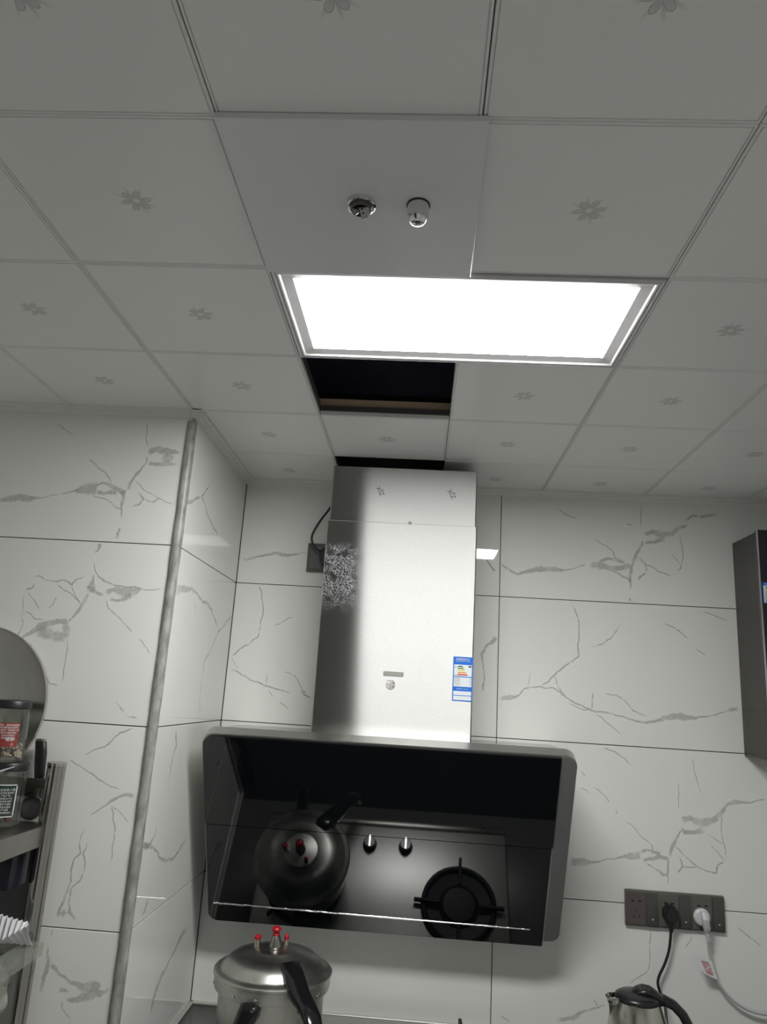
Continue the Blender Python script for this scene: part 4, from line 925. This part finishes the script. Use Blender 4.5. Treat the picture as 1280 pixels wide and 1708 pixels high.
obj('label_border', MB().tube([(jx + (r1 + .0002) * cos(radians(-28)), jy + (r1 + .0002) * sin(radians(-28)), ZS + .0005 + zz) for zz in (.022, .076)], .0013, 6), M['white_ink'], l1)
ux, uy, uz = -0.568, 0.825, ZS + .119
j2, l2, r2 = jar(ux, uy, uz, .118, jr, 'upper clear jar with red label and black lid, stacked on the other jar', M['red_label'], .030, .076, M['spice_pale'], .030)
for k, s_ in enumerate(('炖肉、卤味必备香料', '取适量清洗后使用', '与食材一同炖煮入味', '阴凉干燥处保存', '开封后请密封', '尽快食用完毕')):
    wrap_text(s_, .0042, ux, uy, r2, radians(-58), uz + .070 - k * .0050, M['white_ink'], l2)
wrap_text('健康!', .0078, ux, uy, r2, radians(-50), uz + .0415, M['white_ink'], l2)
wrap_text('○', .006, ux, uy, r2, radians(-44), uz + .0325, M['white_ink'], l2)
obj('label_strip', MB().add([(ux + (r2 + .0005) * cos(a), uy + (r2 + .0005) * sin(a), uz + zz) for a in (radians(-165), radians(-140), radians(-115), radians(-92)) for zz in (.040, .076)], [(0, 2, 3, 1), (2, 4, 5, 3), (4, 6, 7, 5)]), M['label_white'], l2, smooth=0)
# white spatula leaning on the lower jar
s1_ = Vector((jx + .031, jy - .031, ZS + .1105)); s0_ = Vector((-0.80, 0.740, ZS + .004)); dd = (s1_ - s0_).normalized()
s1_ = s1_ + Vector((0.004, -.012, .004))
spt = thing('plastic_spatula', s0_, 'white plastic spatula leaning against the lid of the lower jar', 'spatula')
obj('handle', MB().sweep([(s0_ + Vector((0, 0, 0)), (0, .006, 0), (0, 0, .002)), (s0_.lerp(s1_, .5), (0, .004, 0), (0, 0, .002)), (s0_.lerp(s1_, .93), (0, .0035, 0), (0, 0, .0022)), (s1_, (0, .001, 0), (0, 0, .001))], 10, 2.4), M['white_plastic'], spt)
obj('blade', MB().rbox(-.06, .0, -.022, .022, -.0015, .0015, .001, 1, Matrix.Translation(s0_ + Vector((-.0, 0, -.0005)))), M['white_plastic'], spt)
# navy drawer slung below the shelf
nd = thing('hanging_holder', (-0.53, 0.82, -1.02), 'small dark navy plastic holder slung under the top shelf beside the rack post', 'holder')
obj('tray', MB().rbox(-.566, -.500, .80, .868, -1.024, -.9545, .003, 2), M['navy'], nd)
obj('side_rail', MB().rbox(-.568, -.498, .797, .7995, -.966, -.9535, .001, 1), M['navy'], nd)
# dark board behind, clear box in front
bo = obj('chopping_board', MB().rbox(-.93, -.505, .8905, .9105, -1.4195, -0.960, .004, 2), M['board'], None, base=(-.7, .90, -1.4195))
tag(bo, 'charcoal grey chopping board standing at the back of the rack', 'chopping board')
bx = thing('clear_storage_box', (-0.70, 0.68, -1.4195), 'clear plastic storage box with flared rim on the lower shelf', 'storage box')
bz1 = -1.118; X0b, X1b, Y0b, Y1b = -.94, -.470, .50, .842; w_ = .0022
wl_ = MB().box(X1b - w_, X1b, Y0b, Y1b, -1.4195, bz1).box(X0b, X0b + w_, Y0b, Y1b, -1.4195, bz1).box(X0b, X1b, Y1b - w_, Y1b, -1.4195, bz1).box(X0b, X1b, Y0b, Y0b + w_, -1.4195, bz1).box(X0b, X1b, Y0b, Y1b, -1.4195, -1.4175)
obj('tub', wl_, M['clear'], bx, smooth=0)
rm = MB().box(X1b, X1b + .036, Y0b, Y1b, bz1 - .002, bz1).box(X1b + .034, X1b + .036, Y0b, Y1b, bz1 - .022, bz1 - .002)
rm.box(X0b, X1b + .036, Y1b - .003, Y1b + .003, bz1 - .022, bz1)
obj('rim', rm, glassy('frosted_clear_rim', (.9, .91, .88), .05, .05, .07), bx, smooth=0)
def crumple(center, rad, seed, label):
    bm = bmesh.new(); bmesh.ops.create_icosphere(bm, subdivisions=4, radius=1.0); rr = random.Random(seed)
    dirs = [Vector((rr.gauss(0, 1), rr.gauss(0, 1), rr.gauss(0, 1))).normalized() for _ in range(40)]
    for v_ in bm.verts:
        n_ = v_.co.normalized(); s_ = sum(abs(n_.dot(d_)) ** 9 * (.5 if i % 2 else -.45) for i, d_ in enumerate(dirs))
        v_.co = Vector((n_.x * rad[0], n_.y * rad[1], n_.z * rad[2])) * (1 + .28 * s_ + rr.uniform(-.03, .03))
    mn = min(v_.co.z for v_ in bm.verts)
    mb = MB(); bm.verts.index_update(); mb.add([v_.co + Vector(center) for v_ in bm.verts], [tuple(q.index for q in f.verts) for f in bm.faces]); bm.free()
    return tag(obj('plastic_bag', mb, M['bag'], None, smooth=20, base=(center[0], center[1], center[2] + mn)), label, 'plastic bag')
crumple((-.535, .790, -1.188), (.050, .044, .042), 4, 'crumpled clear plastic bag, upper one in the clear box')
crumple((-.555, .775, -1.300), (.060, .058, .062), 9, 'crumpled clear plastic bag at the bottom of the clear box')
# pleated white packet standing in the box
pc_ = MB(); vs = []; n = 26
pa, pb = onY(49, 1541, .79), onY(-60, 1508, .79)
for k in range(n + 1):
    f = k / n; top = pa.lerp(pb, f) + Vector((0, .0030 * (1 if k % 2 else -1), .002 * (k % 2))); bot = Vector((pa.x - .004, 0, 0)).lerp(Vector((pb.x, 0, 0)), f)
    vs += [top, Vector((top.x - .001, top.y - .006, top.z - .003 - .045 * min(1, f * 2.2))), Vector((top.x - .001, top.y + .03, -1.115))]
pc_.add(vs, [(k * 3 + q, k * 3 + 3 + q, k * 3 + 4 + q, k * 3 + 1 + q) for k in range(n) for q in range(2)])
pk_ = obj('paper_packet', pc_, M['paper'], None, smooth=0, base=(-.5, .78, -1.17)); tag(pk_, 'white pleated paper packet sticking up out of the clear box', 'packet')
pk_.modifiers.new('thickness', 'SOLIDIFY').thickness = 0.002
